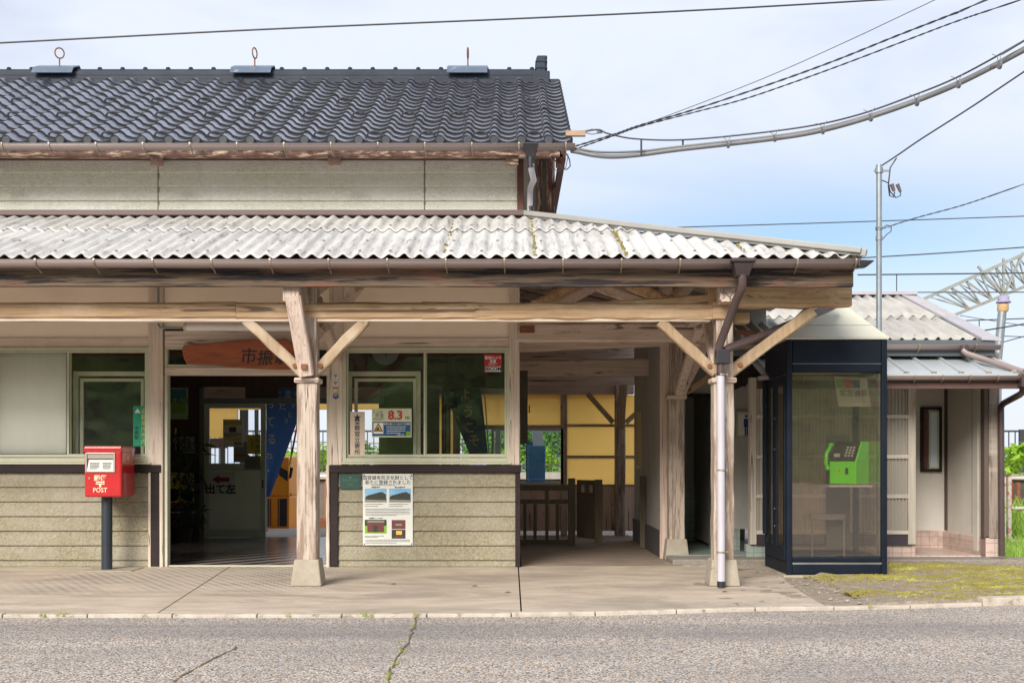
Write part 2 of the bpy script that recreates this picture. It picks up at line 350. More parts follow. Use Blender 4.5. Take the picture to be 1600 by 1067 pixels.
# ------------------------------------------------------------------ ground
def concrete():
    m, t, b = ntree('canopy_slab_concrete'); x = T(t)
    c = x.mix(x.ramp(x.noise((2.2, 5, 1), 8, .65), .3, .7), (.56, .465, .36), (.37, .3, .235))
    c = x.mix(x.ramp(x.noise((.7, 1.4, 1), 7, .7, .5, (3, 1, 0)), .48, .62), c, (.31, .255, .2))
    c = x.mix(x.ramp(x.noise((3.2, 6, 1), 8, .75, .3, (6, 4, 0)), .6, .7), c, (.22, .18, .14))
    c = x.mix(x.ramp(x.noise((60, 60, 60), 3, .6), .6, .75), c, (.24, .2, .165))
    c = x.mix(x.ramp(x.noise((1.2, 9, 1), 6, .7, .4, (8, 3, 0)), .62, .74), c, (.6, .52, .43))
    # pressed anti-slip studs before the doorway, worn away towards the kerb
    br = x.n('ShaderNodeTexBrick', {'Vector': x.map((1, 1, 1)), 'Color1': (1, 1, 1, 1), 'Color2': (1, 1, 1, 1), 'Mortar': (0, 0, 0, 1), 'Scale': 1.0, 'Mortar Size': .026, 'Mortar Smooth': .1, 'Brick Width': .1, 'Row Height': .085}, offset=.5)
    sp = x.n('ShaderNodeSeparateXYZ', {0: x.tc})
    ma = x.math('MULTIPLY', x.ramp(sp.outputs[0], -4.6, -3.9), x.ramp(sp.outputs[0], -1.3, -1.9))
    ma = x.math('MULTIPLY', ma, x.ramp(sp.outputs[1], -2.6, -1.7)); ma = x.math('MULTIPLY', ma, x.ramp(x.noise((1.4, 1.4, 1), 3, .5), .3, .55))
    c = x.mix(x.math('MULTIPLY', x.math('MULTIPLY', ma, br.outputs[0]), .8), c, (.66, .6, .52))
    c = x.mix(x.math('MULTIPLY', x.math('MULTIPLY', ma, x.math('SUBTRACT', 1.0, br.outputs[0])), .35), c, (.2, .17, .14))
    t.links.new(c, b.inputs['Base Color']); b.inputs['Roughness'].default_value = .72
    bn = x.n('ShaderNodeBump', {'Strength': .5, 'Distance': .004, 'Height': x.noise((50, 50, 50), 6, .7)}); t.links.new(bn.outputs[0], b.inputs['Normal'])
    return m
def asphalt():
    m, t, b = ntree('worn_asphalt'); x = T(t)
    v = x.n('ShaderNodeTexVoronoi', {'Vector': x.map((88, 88, 88)), 'Scale': 1.0}); hs = x.n('ShaderNodeSeparateColor', {0: v.outputs['Color']})
    c = x.mix(x.ramp(hs.outputs[0], .0, 1.0), (.33, .28, .245), (.74, .64, .55))
    c = x.mix(x.ramp(hs.outputs[1], .86, .9), c, (.68, .64, .58)); c = x.mix(x.ramp(hs.outputs[2], .9, .93), c, (.5, .3, .15)); c = x.mix(x.ramp(hs.outputs[2], .1, .06), c, (.1, .11, .14))
    c = x.mix(x.ramp(v.outputs['Distance'], .45, .75), c, (.13, .115, .105))
    c = x.mix(x.ramp(x.noise((160, 160, 160), 2, .5), .6, .75), c, (.12, .11, .1))
    c = x.mix(x.math('MULTIPLY', x.ramp(x.noise((.5, 1.3, 1), 6, .6), .42, .68), .55), c, (.2, .18, .17))
    sp = x.n('ShaderNodeSeparateXYZ', {0: x.map((1, 1, 1))})
    wob = x.math('MULTIPLY_ADD', x.noise((1.2, 1.2, 1), 4, .6), .25)
    band = x.math('MULTIPLY', x.ramp(sp.outputs[1], -4.75, -4.5), x.ramp(sp.outputs[1], -3.9, -4.1))
    c = x.mix(x.math('MULTIPLY', band, .34), c, (.13, .12, .125))
    c = x.mix(x.math('MULTIPLY', x.ramp(x.noise((.35, 5, 1), 5, .7, .6, (2, 9, 0)), .55, .72), .3), c, (.5, .44, .37))
    t.links.new(c, b.inputs['Base Color']); b.inputs['Roughness'].default_value = .88
    bn = x.n('ShaderNodeBump', {'Strength': .8, 'Distance': .006, 'Height': x.math('ADD', x.math('MULTIPLY', v.outputs['Distance'], -1.0), x.noise((130, 130, 130), 3, .6))}); t.links.new(bn.outputs[0], b.inputs['Normal'])
    return m
conc_slab, asph = concrete(), asphalt()
kerb_m = mat('kerb_concrete', (.55, .48, .4), (.38, .32, .26), (8, 8, 8), 7, (.22, .18, .13), (9, 14, 14), (.54, .66), rough=.9, bump=.6, bs=(60, 60, 60))
gravel_m = mat('stony_soil', (.34, .27, .2), (.15, .115, .08), (10, 14, 10), 8, (.5, .46, .4), (44, 44, 44), (.58, .64), rough=.95, bump=1.5, bs=(30, 30, 30))
moss_m = mat('yellow_green_moss', (.25, .22, .035), (.17, .13, .035), (5, 7, 5), 8, (.35, .36, .05), (3, 6, 3), (.52, .62), (.16, .12, .06), (22, 30, 20), (.58, .66), rough=.95, bump=2, bs=(60, 60, 60))
track_m = mat('track_gravel', (.34, .29, .23), (.2, .16, .13), (9, 9, 9), 8, (.42, .33, .2), (1, 1, 1), (.5, .7), rough=.95, bump=1.5, bs=(20, 20, 20))

KERB = [(-200, 960), (0, 960), (540, 960), (900, 958), (1060, 953.5), (1180, 950), (1385, 947), (1600, 940), (1900, 930)]
KP = [(PX(px, GY(py)), GY(py)) for px, py in KERB]
def kerb_y(x):
    for (a, b), (c, d) in zip(KP, KP[1:]):
        if x <= c: return b+(d-b)*(x-a)/(c-a)+.014*noise.noise(Vector((x*1.7, 0, 3)))
    return KP[-1][1]
g = MB(asph); g.box(-60, 60, -90, 26, -1.2, -.42)
o = kind(g.build('ground'), 'structure')
g = MB(asph); xs = [-40]+[i*.5 for i in range(-24, 21)]+[40]
vs = []; fs = []
for i, x in enumerate(xs): vs += [(x, -60, -.022), (x, kerb_y(x)-.0, -.022)]
for i in range(len(xs)-1): fs.append((2*i, 2*i+2, 2*i+3, 2*i+1))
g.add(vs, fs); kind(g.build('road'), 'structure')
g = MB(kerb_m); x = -9.0; rn = random.Random(4)
while x < 8.5:
    l = .6; x1 = x+l-.008; j = rn.uniform(-.004, .004); wv = .075
    if 3.0 < x < 3.3: x += .08; continue
    z = .004+j
    if x > 3.25: z = .035+j*2; wv = .13
    g.hexa([(x, kerb_y(x), -.2), (x1, kerb_y(x1), -.2), (x1, kerb_y(x1)+wv, -.2), (x, kerb_y(x)+wv, -.2)], [(x, kerb_y(x), z), (x1, kerb_y(x1), z), (x1, kerb_y(x1)+wv, z), (x, kerb_y(x)+wv, z)])
    x += l
kind(g.build('kerb', bevel=.006), 'structure')
# slab: joints where the photo has them; right boundary is a ragged concrete edge
def slab_edge(): return [P(1287, 946, 0), P(1262, 931, 0), P(1240, 915, 0), P(1228, 905, 0), P(1205, 893, 0), P(1195, 888, 0)]
EDGE = [(PX(px, GY(py)), GY(py)) for px, py in ((1290, 946), (1268, 934), (1243, 918), (1228, 907), (1222, 900), (1200, 890), (1192, 884))]
def slab(poly, name, m, z=0, th=.25):
    b = MB(m); k = len(poly); b.add([(x, y, z-th) for x, y in poly]+[(x, y, z) for x, y in poly], [tuple(range(k))[::-1], tuple(range(k, 2*k))]+[(i, (i+1) % k, (i+1) % k+k, i+k) for i in range(k)])
    return b
J1 = [(PX(253, GY(954.5)), kerb_y(-2.5)+.08), (PX(345, GY(890)), 0.05)]
J2 = [(PX(814.5, GY(955)), kerb_y(0.1)+.08), (PX(810, GY(887)), 0.05)]
def front(x0, x1):
    n = 8; return [(x0+(x1-x0)*i/n, kerb_y(x0+(x1-x0)*i/n)+.08) for i in range(n+1)]
gp = .006
a = slab(front(-9, J1[0][0]-gp)+[(J1[1][0]-gp, .05), (-9, .05)], 's', conc_slab)
a.build('s0'); 
o = bpy.data.objects['s0']; o.name = 'pavement'; kind(o, 'structure')
a = slab(front(J1[0][0]+gp, J2[0][0]-gp)+[(J2[1][0]-gp, .05), (J1[1][0]+gp, .05)], 's', conc_slab, -.001); kind(a.build('pavement'), 'structure')
a = slab(front(J2[0][0]+gp, EDGE[0][0])+[(x, y) for x, y in EDGE[1:]]+[(EDGE[-1][0], .22), (1.72, .22), (1.72, .1), (J2[1][0]+gp, .05)], 's', conc_slab, -.002); kind(a.build('pavement'), 'structure')
a = slab([(.1, .13), (1.72, .13), (1.72, 6.4), (.1, 6.4)], 's', mat('shade_dark_passage_concrete', (.3, .235, .18), (.19, .145, .11), (3, 6, 3), 7, (.4, .33, .26), (2, 9, 2), (.6, .72), rough=.75, bump=.5, bs=(40, 40, 40)), -.003); kind(a.build('passage_floor'), 'structure')  # separate slab section, its brown darkened further for the shade in the passage
g = MB(ceil_m); g.box(-9, 3, -3.6, .05, -.3, -.255); kind(g.build('pavement_base'), 'structure')
# stony verge with moss on the right
g = MB(gravel_m); nx, ny = 130, 70; vs = []; fs = []; ms = []
X0, X1, Y0, Y1 = 1.6, 9.0, -3.55, .6
for j in range(ny+1):
    for i in range(nx+1):
        x = X0+(X1-X0)*i/nx; y = Y0+(Y1-Y0)*j/ny; y = max(y, kerb_y(x)+.06)
        h = .014+.012*noise.noise(Vector((x*2, y*3, 1)))+.008*noise.noise(Vector((x*9, y*9, 1)))
        if x < 2.75: h -= .02
        mo = noise.noise(Vector((x*1.1, y*2.6, 4)))+.35*noise.noise(Vector((x*5, y*9, 4)))+min(.45, (x-3.4)*.35)
        h += max(0, min(.022, mo*.06)) if x > 2.9 else 0
        if Y0+(Y1-Y0)*j/ny <= kerb_y(x)+.06: h = -.06      # the front edge turns down behind the kerb
        vs.append((x, y, h)); ms.append(mo)
g.v = [Vector(q) for q in vs]
for j in range(ny):
    for i in range(nx):
        a = j*(nx+1)+i; q = (a, a+1, a+nx+2, a+nx+1)
        g.f.append(q); g.mi.append(0); g.sm.append(True)
def moss_at(x, y): return noise.noise(Vector((x*1.1, y*2.6, 4)))+.35*noise.noise(Vector((x*5, y*9, 4)))+.25*noise.noise(Vector((x*21, y*30, 4)))+min(.42, (x-3.4)*.35)
moss = MB(moss_m); rn = random.Random(31)
for i in range(60000):
    x = rn.uniform(2.7, 7.2); y = rn.uniform(kerb_y(x)+.16, .2)
    if (x < 3.6 and y > -1.03) or moss_at(x, y) < .03+rn.gauss(0, .16) or y > -.0+.15*noise.noise(Vector((x*3, 0, 0))): continue
    h = .014+.012*noise.noise(Vector((x*2, y*3, 1)))+.008*noise.noise(Vector((x*9, y*9, 1)))+max(0, min(.022, moss_at(x, y)*.05)); r = rn.uniform(.008, .02); a = rn.uniform(0, 6.28)
    moss.add([(x+r*math.cos(a+k*1.5708)*rn.uniform(.6, 1.3), y+r*math.sin(a+k*1.5708)*rn.uniform(.6, 1.3), h-.004) for k in range(4)]+[(x, y, h+r*rn.uniform(.25, .7))], [(0, 1, 4), (1, 2, 4), (2, 3, 4), (3, 0, 4)])
kind(g.build('gravel_verge'), 'structure'); kind(moss.build('moss'), 'stuff')
g = MB(mat('pebble_stone', (.42, .38, .33), (.14, .125, .11), (7, 7, 7), 3, rough=.85)); rn = random.Random(3)
for i in range(1500):
    x = rn.uniform(2.4, 6.5); y = rn.uniform(kerb_y(x)+.15, .3)
    if x < 3.6 and -.99 < y and x > 2.55: continue
    if noise.noise(Vector((x*1.1, y*2.6, 4))) > .15: continue
    r = rn.choice((.005, .005, .007, .009, .014))*rn.uniform(.7, 1.3); g.ico((x, y, r*.4), r, 1, (1.2, 1, .7), .3)
kind(g.build('pebbles'), 'stuff')
o = MB(mat('white_stone', (.75, .73, .7))).ico((PX(1555, GY(905)), GY(905), .02), .032, 2, (1.3, 1, .7), .12).build('pale_stone'); tag(o, 'small white stone lying on the moss right of the phone booth', 'stone')
o = MB(mat('grey_green_stone', (.13, .17, .16))).ico((PX(1543, GY(903)), GY(903), .015), .03, 2, (1.8, 1, .5), .12).build('dark_stone'); tag(o, 'flat dark green stone on the moss, beside a white one', 'stone')
# weeds along the kerb and road cracks
grass_m = mat('weed_leaf', (.12, .2, .02), (.28, .24, .03), (40, 40, 40), rough=.6)
g = MB(grass_m); rn = random.Random(5)
for px, wd in ((75, 5), (106, 10), (455, 5), (575, 12), (650, 4), (1385, 4)):
    for i in range(int(wd*2.5)):
        x = PX(px+rn.uniform(-wd, wd), -3.6); y = kerb_y(x)+rn.uniform(-.03, .03); h = rn.uniform(.01, .035); a = rn.uniform(0, 6.28); l = rn.uniform(.01, .03)
        g.add([(x-.003, y, -.01), (x+.003, y, -.01), (x+l*math.cos(a), y+l*math.sin(a), h)], [(0, 1, 2)])
for i in range(260):
    t = rn.random(); py = 963+t*104; px = 648-t*42+5*math.sin(t*13)+rn.uniform(-4, 4)
    if .18 < t < .36 or rn.random() < .55*(1+math.sin(t*33)): continue
    Y = GY(py, -.02); x = PX(px, Y); h = rn.uniform(.004, .018); a = rn.uniform(0, 6.28); l = .014
    g.add([(x-.004, Y, -.02), (x+.004, Y, -.02), (x+l*math.cos(a), Y+l*math.sin(a), h-.02)], [(0, 1, 2)])
kind(g.build('weeds'), 'stuff')
crack_m = mat('crack_dirt', (.075, .06, .045), (.16, .11, .05), (30, 30, 30), rough=1)
def crack(name, pts, wd, z):
    q = MB(crack_m); P_ = []
    for (a, b), (c, d) in zip(pts, pts[1:]):
        for i in range(10):
            t = i/10; py = b+(d-b)*t; px = a+(c-a)*t+random.uniform(-3.4, 3.4); Y = GY(py, z); P_.append((PX(px, Y), Y))
    vs = []; 
    for i, (x, y) in enumerate(P_): ww = wd*random.uniform(.3, 1); vs += [(x-ww, y, z+.004), (x+ww, y, z+.004)]
    q.add(vs, [(2*i, 2*i+1, 2*i+3, 2*i+2) for i in range(len(P_)-1)]); return kind(q.build(name), 'structure')
crack('road_crack', [(652, 962), (640, 1000), (612, 1045), (600, 1080)], .009, -.022)
crack('road_crack', [(372, 1010), (330, 1032), (290, 1052), (270, 1068)], .008, -.022)
# leaves on the slab
g = MB(mat('dead_leaf', (.09, .04, .02)))
for px, py in ((793, 926), (614, 913), (1132, 925), (741, 916)):
    Y = GY(py); x = PX(px, Y); g.add([(x-.03, Y, .004), (x, Y-.012, .01), (x+.035, Y+.006, .005), (x+.005, Y+.015, .012)], [(0, 1, 2, 3)])
kind(g.build('fallen_leaves'), 'stuff')

# ------------------------------------------------------------------ station building
B = thing('station_building', 'old single storey wooden station with black tiled roof, corrugated canopy and cream siding', 'building', (0, 0, 0))
XL = -9.0
def siding(mb, x0, x1, z0, z1, Y, pitch=.15):
    z = z1
    while z > z0+.005:
        a = max(z-pitch, z0); mb.extx([(Y+.002, z-.004), (Y-.016, a+.008), (Y-.012, a), (Y+.02, a), (Y+.02, z)], x0, x1); z -= pitch
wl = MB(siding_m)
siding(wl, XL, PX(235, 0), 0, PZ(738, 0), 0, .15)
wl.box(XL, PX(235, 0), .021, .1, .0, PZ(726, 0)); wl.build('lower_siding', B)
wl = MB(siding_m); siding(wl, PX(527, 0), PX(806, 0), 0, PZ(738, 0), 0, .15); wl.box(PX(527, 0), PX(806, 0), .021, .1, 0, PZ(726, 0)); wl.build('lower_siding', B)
t = MB(dark_trim)
t.pbox(-600, 251, 726, 738, -.045, .1); t.pbox(235, 249, 738, 885, -.035, .08); t.build('dark_trim', B, bevel=.004)
t = MB(dark_trim); t.pbox(515, 814, 726, 738, -.045, .1); t.pbox(516, 528, 738, 885, -.035, .08); t.pbox(805, 813, 738, 885, -.03, .1); t.build('dark_trim', B, bevel=.004)
# upright wall posts
for a, b, y1 in ((234, 257, 885), (515, 537, 727), (795, 812, 726), (511, 516, 885)):
    c = MB(wall_v); c.beam(P((a+b)/2, y1, .03), P((a+b)/2, 440 if b-a > 8 else 726, .03), (b-a)/152, .12, (0, 1, 0), 14, .0025, .008); c.build('wall_post', B)
# upper wall boards behind the canopy beam
c = MB(plaster_m)
for a, b in ((-600, 234), (257, 515), (537, 795)): c.box(PX(a, .02), PX(b, .02), .02, .08, PZ(531 if a != 257 else 512, 0), 3.5)
c.build('upper_wall', B)
c = MB(wall_h)
for a, b in ((-600, 234), (537, 795)): c.pbox(a, b, 528, 543, -.01, .1)
c.pbox(257, 515, 517, 541, -.01, .09); c.pbox(257, 515, 574, 586, -.015, .1); c.build('wall_rail', B, bevel=.004)
c = MB(steel_m); c.tube([P(247, 440, -.07), P(247, 505, -.07), P(250, 512, -.08), P(258, 512, -.09), P(290, 512, -.1)], .012); c.build('conduit', B)
# windows
def window(name, px0, px1, mull, py0=543, py1=722, parent=B, inner=True, skip=None):
    f = MB(alu_m); x0, x1, z0, z1 = PX(px0, 0), PX(px1, 0), PZ(py1, 0), PZ(py0, 0)
    f.frame(x0, x1, z0, z1, -.03, .07, .035, .045); f.box(x0-.01, x1+.01, -.05, .02, z0-.02, z0-.001)
    xm = PX(mull, 0); fr = f.build('window', parent, bevel=.002)
    s1 = MB(alu_m); s1.frame(x0+.036, xm+.02, z0+.05, z1-.036, .0, .025, .018, .03); s1.build('sash', fr, bevel=.002)
    s2 = MB(alu_m); s2.frame(xm-.012, x1-.036, z0+.05, z1-.036, -.026, -.002, .02, .034); s2.build('sash', fr, bevel=.002)
    p = MB(pane_m); p.box(x0+.054, xm+.002, .011, .014, z0+.08, z1-.054); p.build('pane', fr)
    p = MB(pane_m); p.box(xm+.008, x1-.056, -.016, -.013, z0+.084, z1-.056); p.build('pane', fr)
    return fr
window('window', -262, 108-262+262-108-120, -190) if False else None
window('window', -320, -20, -170)
window('window', -16, 236, 108)
window('window', 536, 797, 664)
# inner secondary sashes seen through the glass
for a, b in ((114, 232), (542, 657)):
    f = MB(alu_m); Y = .22; f.frame(PX(a, Y), PX(b, Y), PZ(722, Y), PZ(580, Y), Y, Y+.05, .05); f.frame(PX(a+12, Y), PX(b-6, Y), PZ(720, Y), PZ(591, Y), Y-.02, Y-.001, .035)
    f.build('inner_window_frame', B, bevel=.003)
    f = MB(pane_m); f.box(PX(a+17, Y), PX(b-11, Y), Y+.012, Y+.015, PZ(716, Y), PZ(596, Y)); f.build('inner_pane', B)
f = MB(curtain_m); Y = .06; vs = []; n = 60
for i in range(n+1):
    x = PX(-20+124*i/n, Y); d = .002*math.sin(i*.3)+.0008*math.sin(i*1.1); vs += [(x, Y+d, PZ(709, Y)), (x, Y+d*.3, PZ(552, Y))]
f.add(vs, [(2*i, 2*i+2, 2*i+3, 2*i+1) for i in range(n)], True); f.build('roller_blind', B, solid=.003)
# doorway: frame, transom
f = MB(alu_m); x0, x1 = PX(257, 0), PX(515, 0)
f.box(x0, x0+.03, .0, .1, 0, PZ(586, 0)); f.box(x1-.03, x1, .0, .1, 0, PZ(586, 0)); f.frame(x0+.0, x1, PZ(574, 0), PZ(541, 0), .0, .07, .03); f.box(x0, x1, .02, .08, .0, .012)
f.build('door_frame', B, bevel=.002)
f = MB(pane_m); f.box(x0+.03, x1-.03, .035, .038, PZ(571, 0), PZ(544, 0)); f.build('transom_pane', B)
# interior
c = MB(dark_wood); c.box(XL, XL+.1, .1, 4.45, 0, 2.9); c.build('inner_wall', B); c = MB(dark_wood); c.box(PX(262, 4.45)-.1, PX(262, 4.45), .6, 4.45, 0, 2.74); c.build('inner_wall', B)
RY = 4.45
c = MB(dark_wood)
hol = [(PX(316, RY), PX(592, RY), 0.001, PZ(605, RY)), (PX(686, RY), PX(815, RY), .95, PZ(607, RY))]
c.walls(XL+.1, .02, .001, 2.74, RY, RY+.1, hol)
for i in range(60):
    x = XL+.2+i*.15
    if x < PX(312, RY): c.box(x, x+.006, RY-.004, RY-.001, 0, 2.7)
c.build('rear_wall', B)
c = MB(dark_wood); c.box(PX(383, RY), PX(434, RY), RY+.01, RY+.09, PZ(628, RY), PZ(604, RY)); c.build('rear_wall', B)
c = MB(ceil_m); c.box(XL, .05, .08, 5.0, 2.75, 2.85); c.build('ceiling', B)
def floor_mat():
    m, t, b = ntree('polished_hall_floor'); x = T(t)
    c = x.mix(x.ramp(x.noise((3, 3, 3), 6, .6), .3, .7), (.36, .31, .28), (.26, .22, .2))
    wv = x.n('ShaderNodeTexWave', {'Vector': x.map((1, 1, 1), rot=(0, 0, R(38))), 'Scale': 1.15, 'Distortion': 0.0}, wave_type='BANDS', bands_direction='X')
    sp = x.n('ShaderNodeSeparateXYZ', {0: x.tc})
    b1 = x.math('MULTIPLY', x.ramp(sp.outputs[1], .12, .2), x.ramp(sp.outputs[1], 1.9, 1.8)); b2 = x.math('MULTIPLY', x.ramp(sp.outputs[1], 3.2, 3.3), x.ramp(sp.outputs[1], 4.3, 4.2))
    msk = x.math('MULTIPLY', x.math('ADD', b1, b2), x.ramp(wv.outputs['Fac'], .45, .6)); c = x.mix(msk, c, (.012, .012, .014))
    t.links.new(c, b.inputs['Base Color']); b.inputs['Roughness'].default_value = .22; b.inputs['Specular IOR Level'].default_value = .6
    bn = x.n('ShaderNodeBump', {'Strength': .1, 'Distance': .01, 'Height': x.noise((6, 6, 6), 3, .5)}); t.links.new(bn.outputs[0], b.inputs['Normal']); return m
c = MB(floor_mat()); c.box(XL, .06, .051, 4.55, -.2, .006); kind(c.build('hall_floor'), 'structure')
c = MB(mat('platform_paving', (.45, .4, .35), (.33, .29, .25), (4, 4, 4), 6, rough=.8)); c.box(-30, .09, 4.56, 6.6, -.45, .0); c.box(.09, 30, 6.41, 6.6, -.45, 0); c.box(1.73, 30, 3.4, 6.409, -.45, -.01); kind(c.build('platform'), 'structure')
# sliding door leaf and header at the rear of the hall
dr = MB(mat('grey_green_door_metal', (.5, .53, .42), (.44, .47, .37), (5, 5, 5), rough=.45)); Y = RY-.06
x0, x1 = PX(319, Y), PX(415, Y)
dr.frame(x0, x1, .0065, PZ(630, Y), Y, Y+.035, .07, .12); dr.box(x0+.07, x1-.07, Y+.002, Y+.033, PZ(735, Y), PZ(724, Y))
dr = dr.build('sliding_door', B, bevel=.003)
q = MB(mat('pale_door_panel', (.7, .73, .55), (.62, .65, .5), (3, 3, 3), rough=.5)); q.box(x0+.07, x1-.07, Y+.012, Y+.025, .12, PZ(735, Y)); q.build('door_panel', dr)
q = MB(clear_m); q.box(x0+.07, x1-.07, Y+.016, Y+.019, PZ(724, Y), PZ(636, Y)); q.build('pane', dr)
q = MB(black_pl); q.box(x1-.05, x1-.03, Y-.006, Y+.001, PZ(762, Y), PZ(749, Y)); q.box(x0+.01, x0+.025, Y-.006, Y, PZ(765, Y), PZ(752, Y)); q.build('door_pull', dr)
q = MB(mat('door_header_metal', (.14, .15, .13), rough=.4)); q.box(PX(314, Y), PX(600, Y), Y-.04, Y+.08, PZ(630.5, Y), PZ(622, Y)); q.box(PX(312, Y), PX(319, Y), Y-.02, Y+.05, 0, PZ(605, Y)); q.box(PX(538, Y), PX(544, Y), Y-.02, Y+.03, 0, PZ(630, Y)); q.build('door_header', B)
q = MB(dark_trim); q.box(PX(690, Y), PX(694, Y), Y-.02, Y+.05, .95, PZ(607, Y)); q.frame(PX(695, Y), PX(704, Y), .95, PZ(632, Y), Y-.02, Y+.03, .02); q.build('rear_mullion', B)
# outer side wall by the passage, header
c = MB(plaster_m); c.box(.0, .075, .1, 4.55, 0, 2.74); c.build('side_wall', B)
c = MB(paint_h); c.build('x') if False else None
# second level: siding, trims
U = MB(siding_u)
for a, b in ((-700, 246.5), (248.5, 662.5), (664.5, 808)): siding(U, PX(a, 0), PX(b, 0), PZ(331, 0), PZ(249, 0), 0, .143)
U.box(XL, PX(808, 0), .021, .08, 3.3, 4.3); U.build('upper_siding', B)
c = MB(mat('joint_cover', (.2, .17, .13))); c.pbox(246, 249, 250, 331, -.006, .02); c.build('siding_joint', B); c = MB(bpy.data.materials['joint_cover']); c.pbox(662, 665, 250, 331, -.006, .02); c.build('siding_joint', B)
c = MB(red_brown); c.pbox(-700, 815, 240, 250, -.03, .1); c.pbox(808, 818, 240, 334, -.03, .1); c.build('upper_trim', B, bevel=.003)
for px in (-30, 245, 522, 800):
    c = MB(red_flake); c.beam(P(px, 247, .1), P(px, 251, -.52), .125, .1, (0, 0, 1)); c.build('rafter_end', B, bevel=.005)
c = MB(red_flake); c.box(XL, .5, -.5, -.44, PZ(247, -.47), PZ(229, -.47)); c.build('eave_board', B)
# set-back gable piece on the right
c = MB(mat('pale_gable_board', (.5, .46, .38), (.4, .36, .29), (6, 6, 3), rough=.7)); c.box(.1, .44, .9, .96, 3.0, 4.6); c.box(.13, .17, .86, .9, 3.0, 4.55); c.box(-.3, .1, .3, .9, 3.3, 4.5); c.build('gable_wall', B)
c = MB(mat('peeling_upright', (.17, .06, .04), (.1, .04, .03), (16, 16, 2), 6, (.5, .38, .28), (24, 24, 3), (.5, .56), rough=.75, bump=.6)); c.box(.38, .47, .8, .9, 3.0, 4.55); c.box(.28, .33, .85, .9, 3.0, 4.55); c.build('gable_post', B)
c = MB(red_brown); c.box(.47, .53, -.5, 2.5, 4.05, 4.14); c.beam((.5, -.5, 4.1), (.5, 2.5, 5.68), .04, .16); c.beam(P(873, 240, -.42), P(873, 262, -.42), .06, .05, (0, 1, 0)); c.build('verge_board', B)
# main tiled roof
EY, EZ = -.56, 4.21; th = math.atan(.526); dv = Vector((0, math.cos(th), math.sin(th))); nv = Vector((0, -math.sin(th), math.cos(th)))
TW, TL, ROWS, COLS = .265, .2, 17, 36; XR = .575
def prof(u):
    if u < .36: return .046*math.sin(math.pi*(u+.06)/.42)**1.0 if u > 0 else .012
    return -.022*math.sin(math.pi*(u-.36)/.64)
def rp(x, v, h): return Vector((x, EY, EZ))+dv*v+nv*h
RO = MB(tile_m); rn = random.Random(1); NU = 14
for c_ in range(COLS):
    for r_ in range(ROWS):
        xa = XR-(c_+1)*TW; j1 = rn.uniform(-.003, .003); j2 = rn.uniform(-.0025, .0025); jx = rn.uniform(-.002, .002); vs = []
        for i in range(NU+1):
            u = i/NU; h = prof(u)+j2+j1*(u-.5)*2.5; x = xa+u*TW*1.03+jx
            vs += [rp(x, r_*TL, h-.002), rp(x, r_*TL+.005, h+.021), rp(x, r_*TL+TL*.45, h+.014), rp(x, r_*TL+TL+.02, h-.001)]
        k = 4; RO.add(vs[:], [(i*k+1, (i+1)*k+1, (i+1)*k+2, i*k+2) for i in range(NU)]+[(i*k+2, (i+1)*k+2, (i+1)*k+3, i*k+3) for i in range(NU)], True)
        RO.use(lip_m); RO.add(vs[:], [(i*k, (i+1)*k, (i+1)*k+1, i*k+1) for i in range(NU)], True); RO.use(tile_m)
        RO.add([vs[0], vs[1], vs[3], rp(xa, r_*TL+TL, -.02)], [(0, 1, 2, 3)])
# eave row: pendant plates and round caps
for c_ in range(COLS):
    xa = XR-(c_+1)*TW; vs = []
    for i in range(NU+1):
        u = i/NU; x = xa+u*TW; top = rp(x, -.012, prof(u)+.024); bot = rp(x, -.012, (prof(u)+.02)*1.0-.045-.012*math.sin(math.pi*u)); vs += [top, bot]
    RO.use(cap_m); RO.add(vs, [(2*i, 2*i+1, 2*i+3, 2*i+2) for i in range(NU)]); RO.use(tile_m)
    RO.use(cap_m); RO.lathe(Vector((xa+.05, EY-.03, EZ+.004)), [(.034, -.006), (.043, -.004), (.043, .06)], 16, 'Y'); RO.use(tile_m)
RO.use(lip_m)
for r_ in range(ROWS):          # verge pieces
    a = rp(XR, r_*TL, .03); b = rp(XR, r_*TL+TL+.02, .008)
    RO.hexa([a+Vector((0, 0, -.09)), a+Vector((.02, 0, -.09)), b+Vector((.02, 0, -.09)), b+Vector((0, 0, -.09))], [a, a+Vector((.02, 0, 0)), b+Vector((.02, 0, 0)), b])
roof = RO.build('tiled_roof', B)
c = MB(under_m); c.quad(rp(XL-1, 0, -.03), rp(XR-.01, 0, -.03), rp(XR-.01, 3.5, -.03), rp(XL-1, 3.5, -.03)); c.build('roof_boarding', roof, solid=.03)
for r_, ph in ((1, 0), (6, 1), (10, 0)):
    for c_ in range(0, COLS, 2):
        cc = c_+1+ph; cx = XR-(cc+1)*TW+.17
        if cx < -7.5: continue
        q = MB(cap_m); pts = []
        for i in range(13):
            a = math.pi*i/12; pts.append((math.cos(a)*.078, math.sin(a)*.05))
        vs = []
        for (a, b) in pts: vs += [rp(cx+a, r_*TL+.035, .004+b), rp(cx+a, r_*TL+.06, .004+b), rp(cx+a*.78, r_*TL+.06, .004+b*.68), rp(cx+a*.78, r_*TL+.035, .004+b*.68)]
        fs = []
        for i in range(12):
            for k in range(4): fs.append((i*4+k, i*4+(k+1) % 4, i*4+4+(k+1) % 4, i*4+4+k))
        q.add(vs, fs, True); o = q.build('snow_guard', roof)
c = MB(ridge_m); RYY = 2.62; zb = 5.72
for k, (z0, z1, hw) in enumerate(((5.6, 5.76, .17), (5.765, 5.81, .20), (5.815, 5.86, .18), (5.868, 5.915, .16))): c.box(XL-1, .36, RYY-hw, RYY+hw, z0+.003, z1)
c.extx([(RYY+.11*math.cos(math.pi*i/10), 5.92+.07*math.sin(math.pi*i/10)) for i in range(11)], XL-1, .36)
x = .25
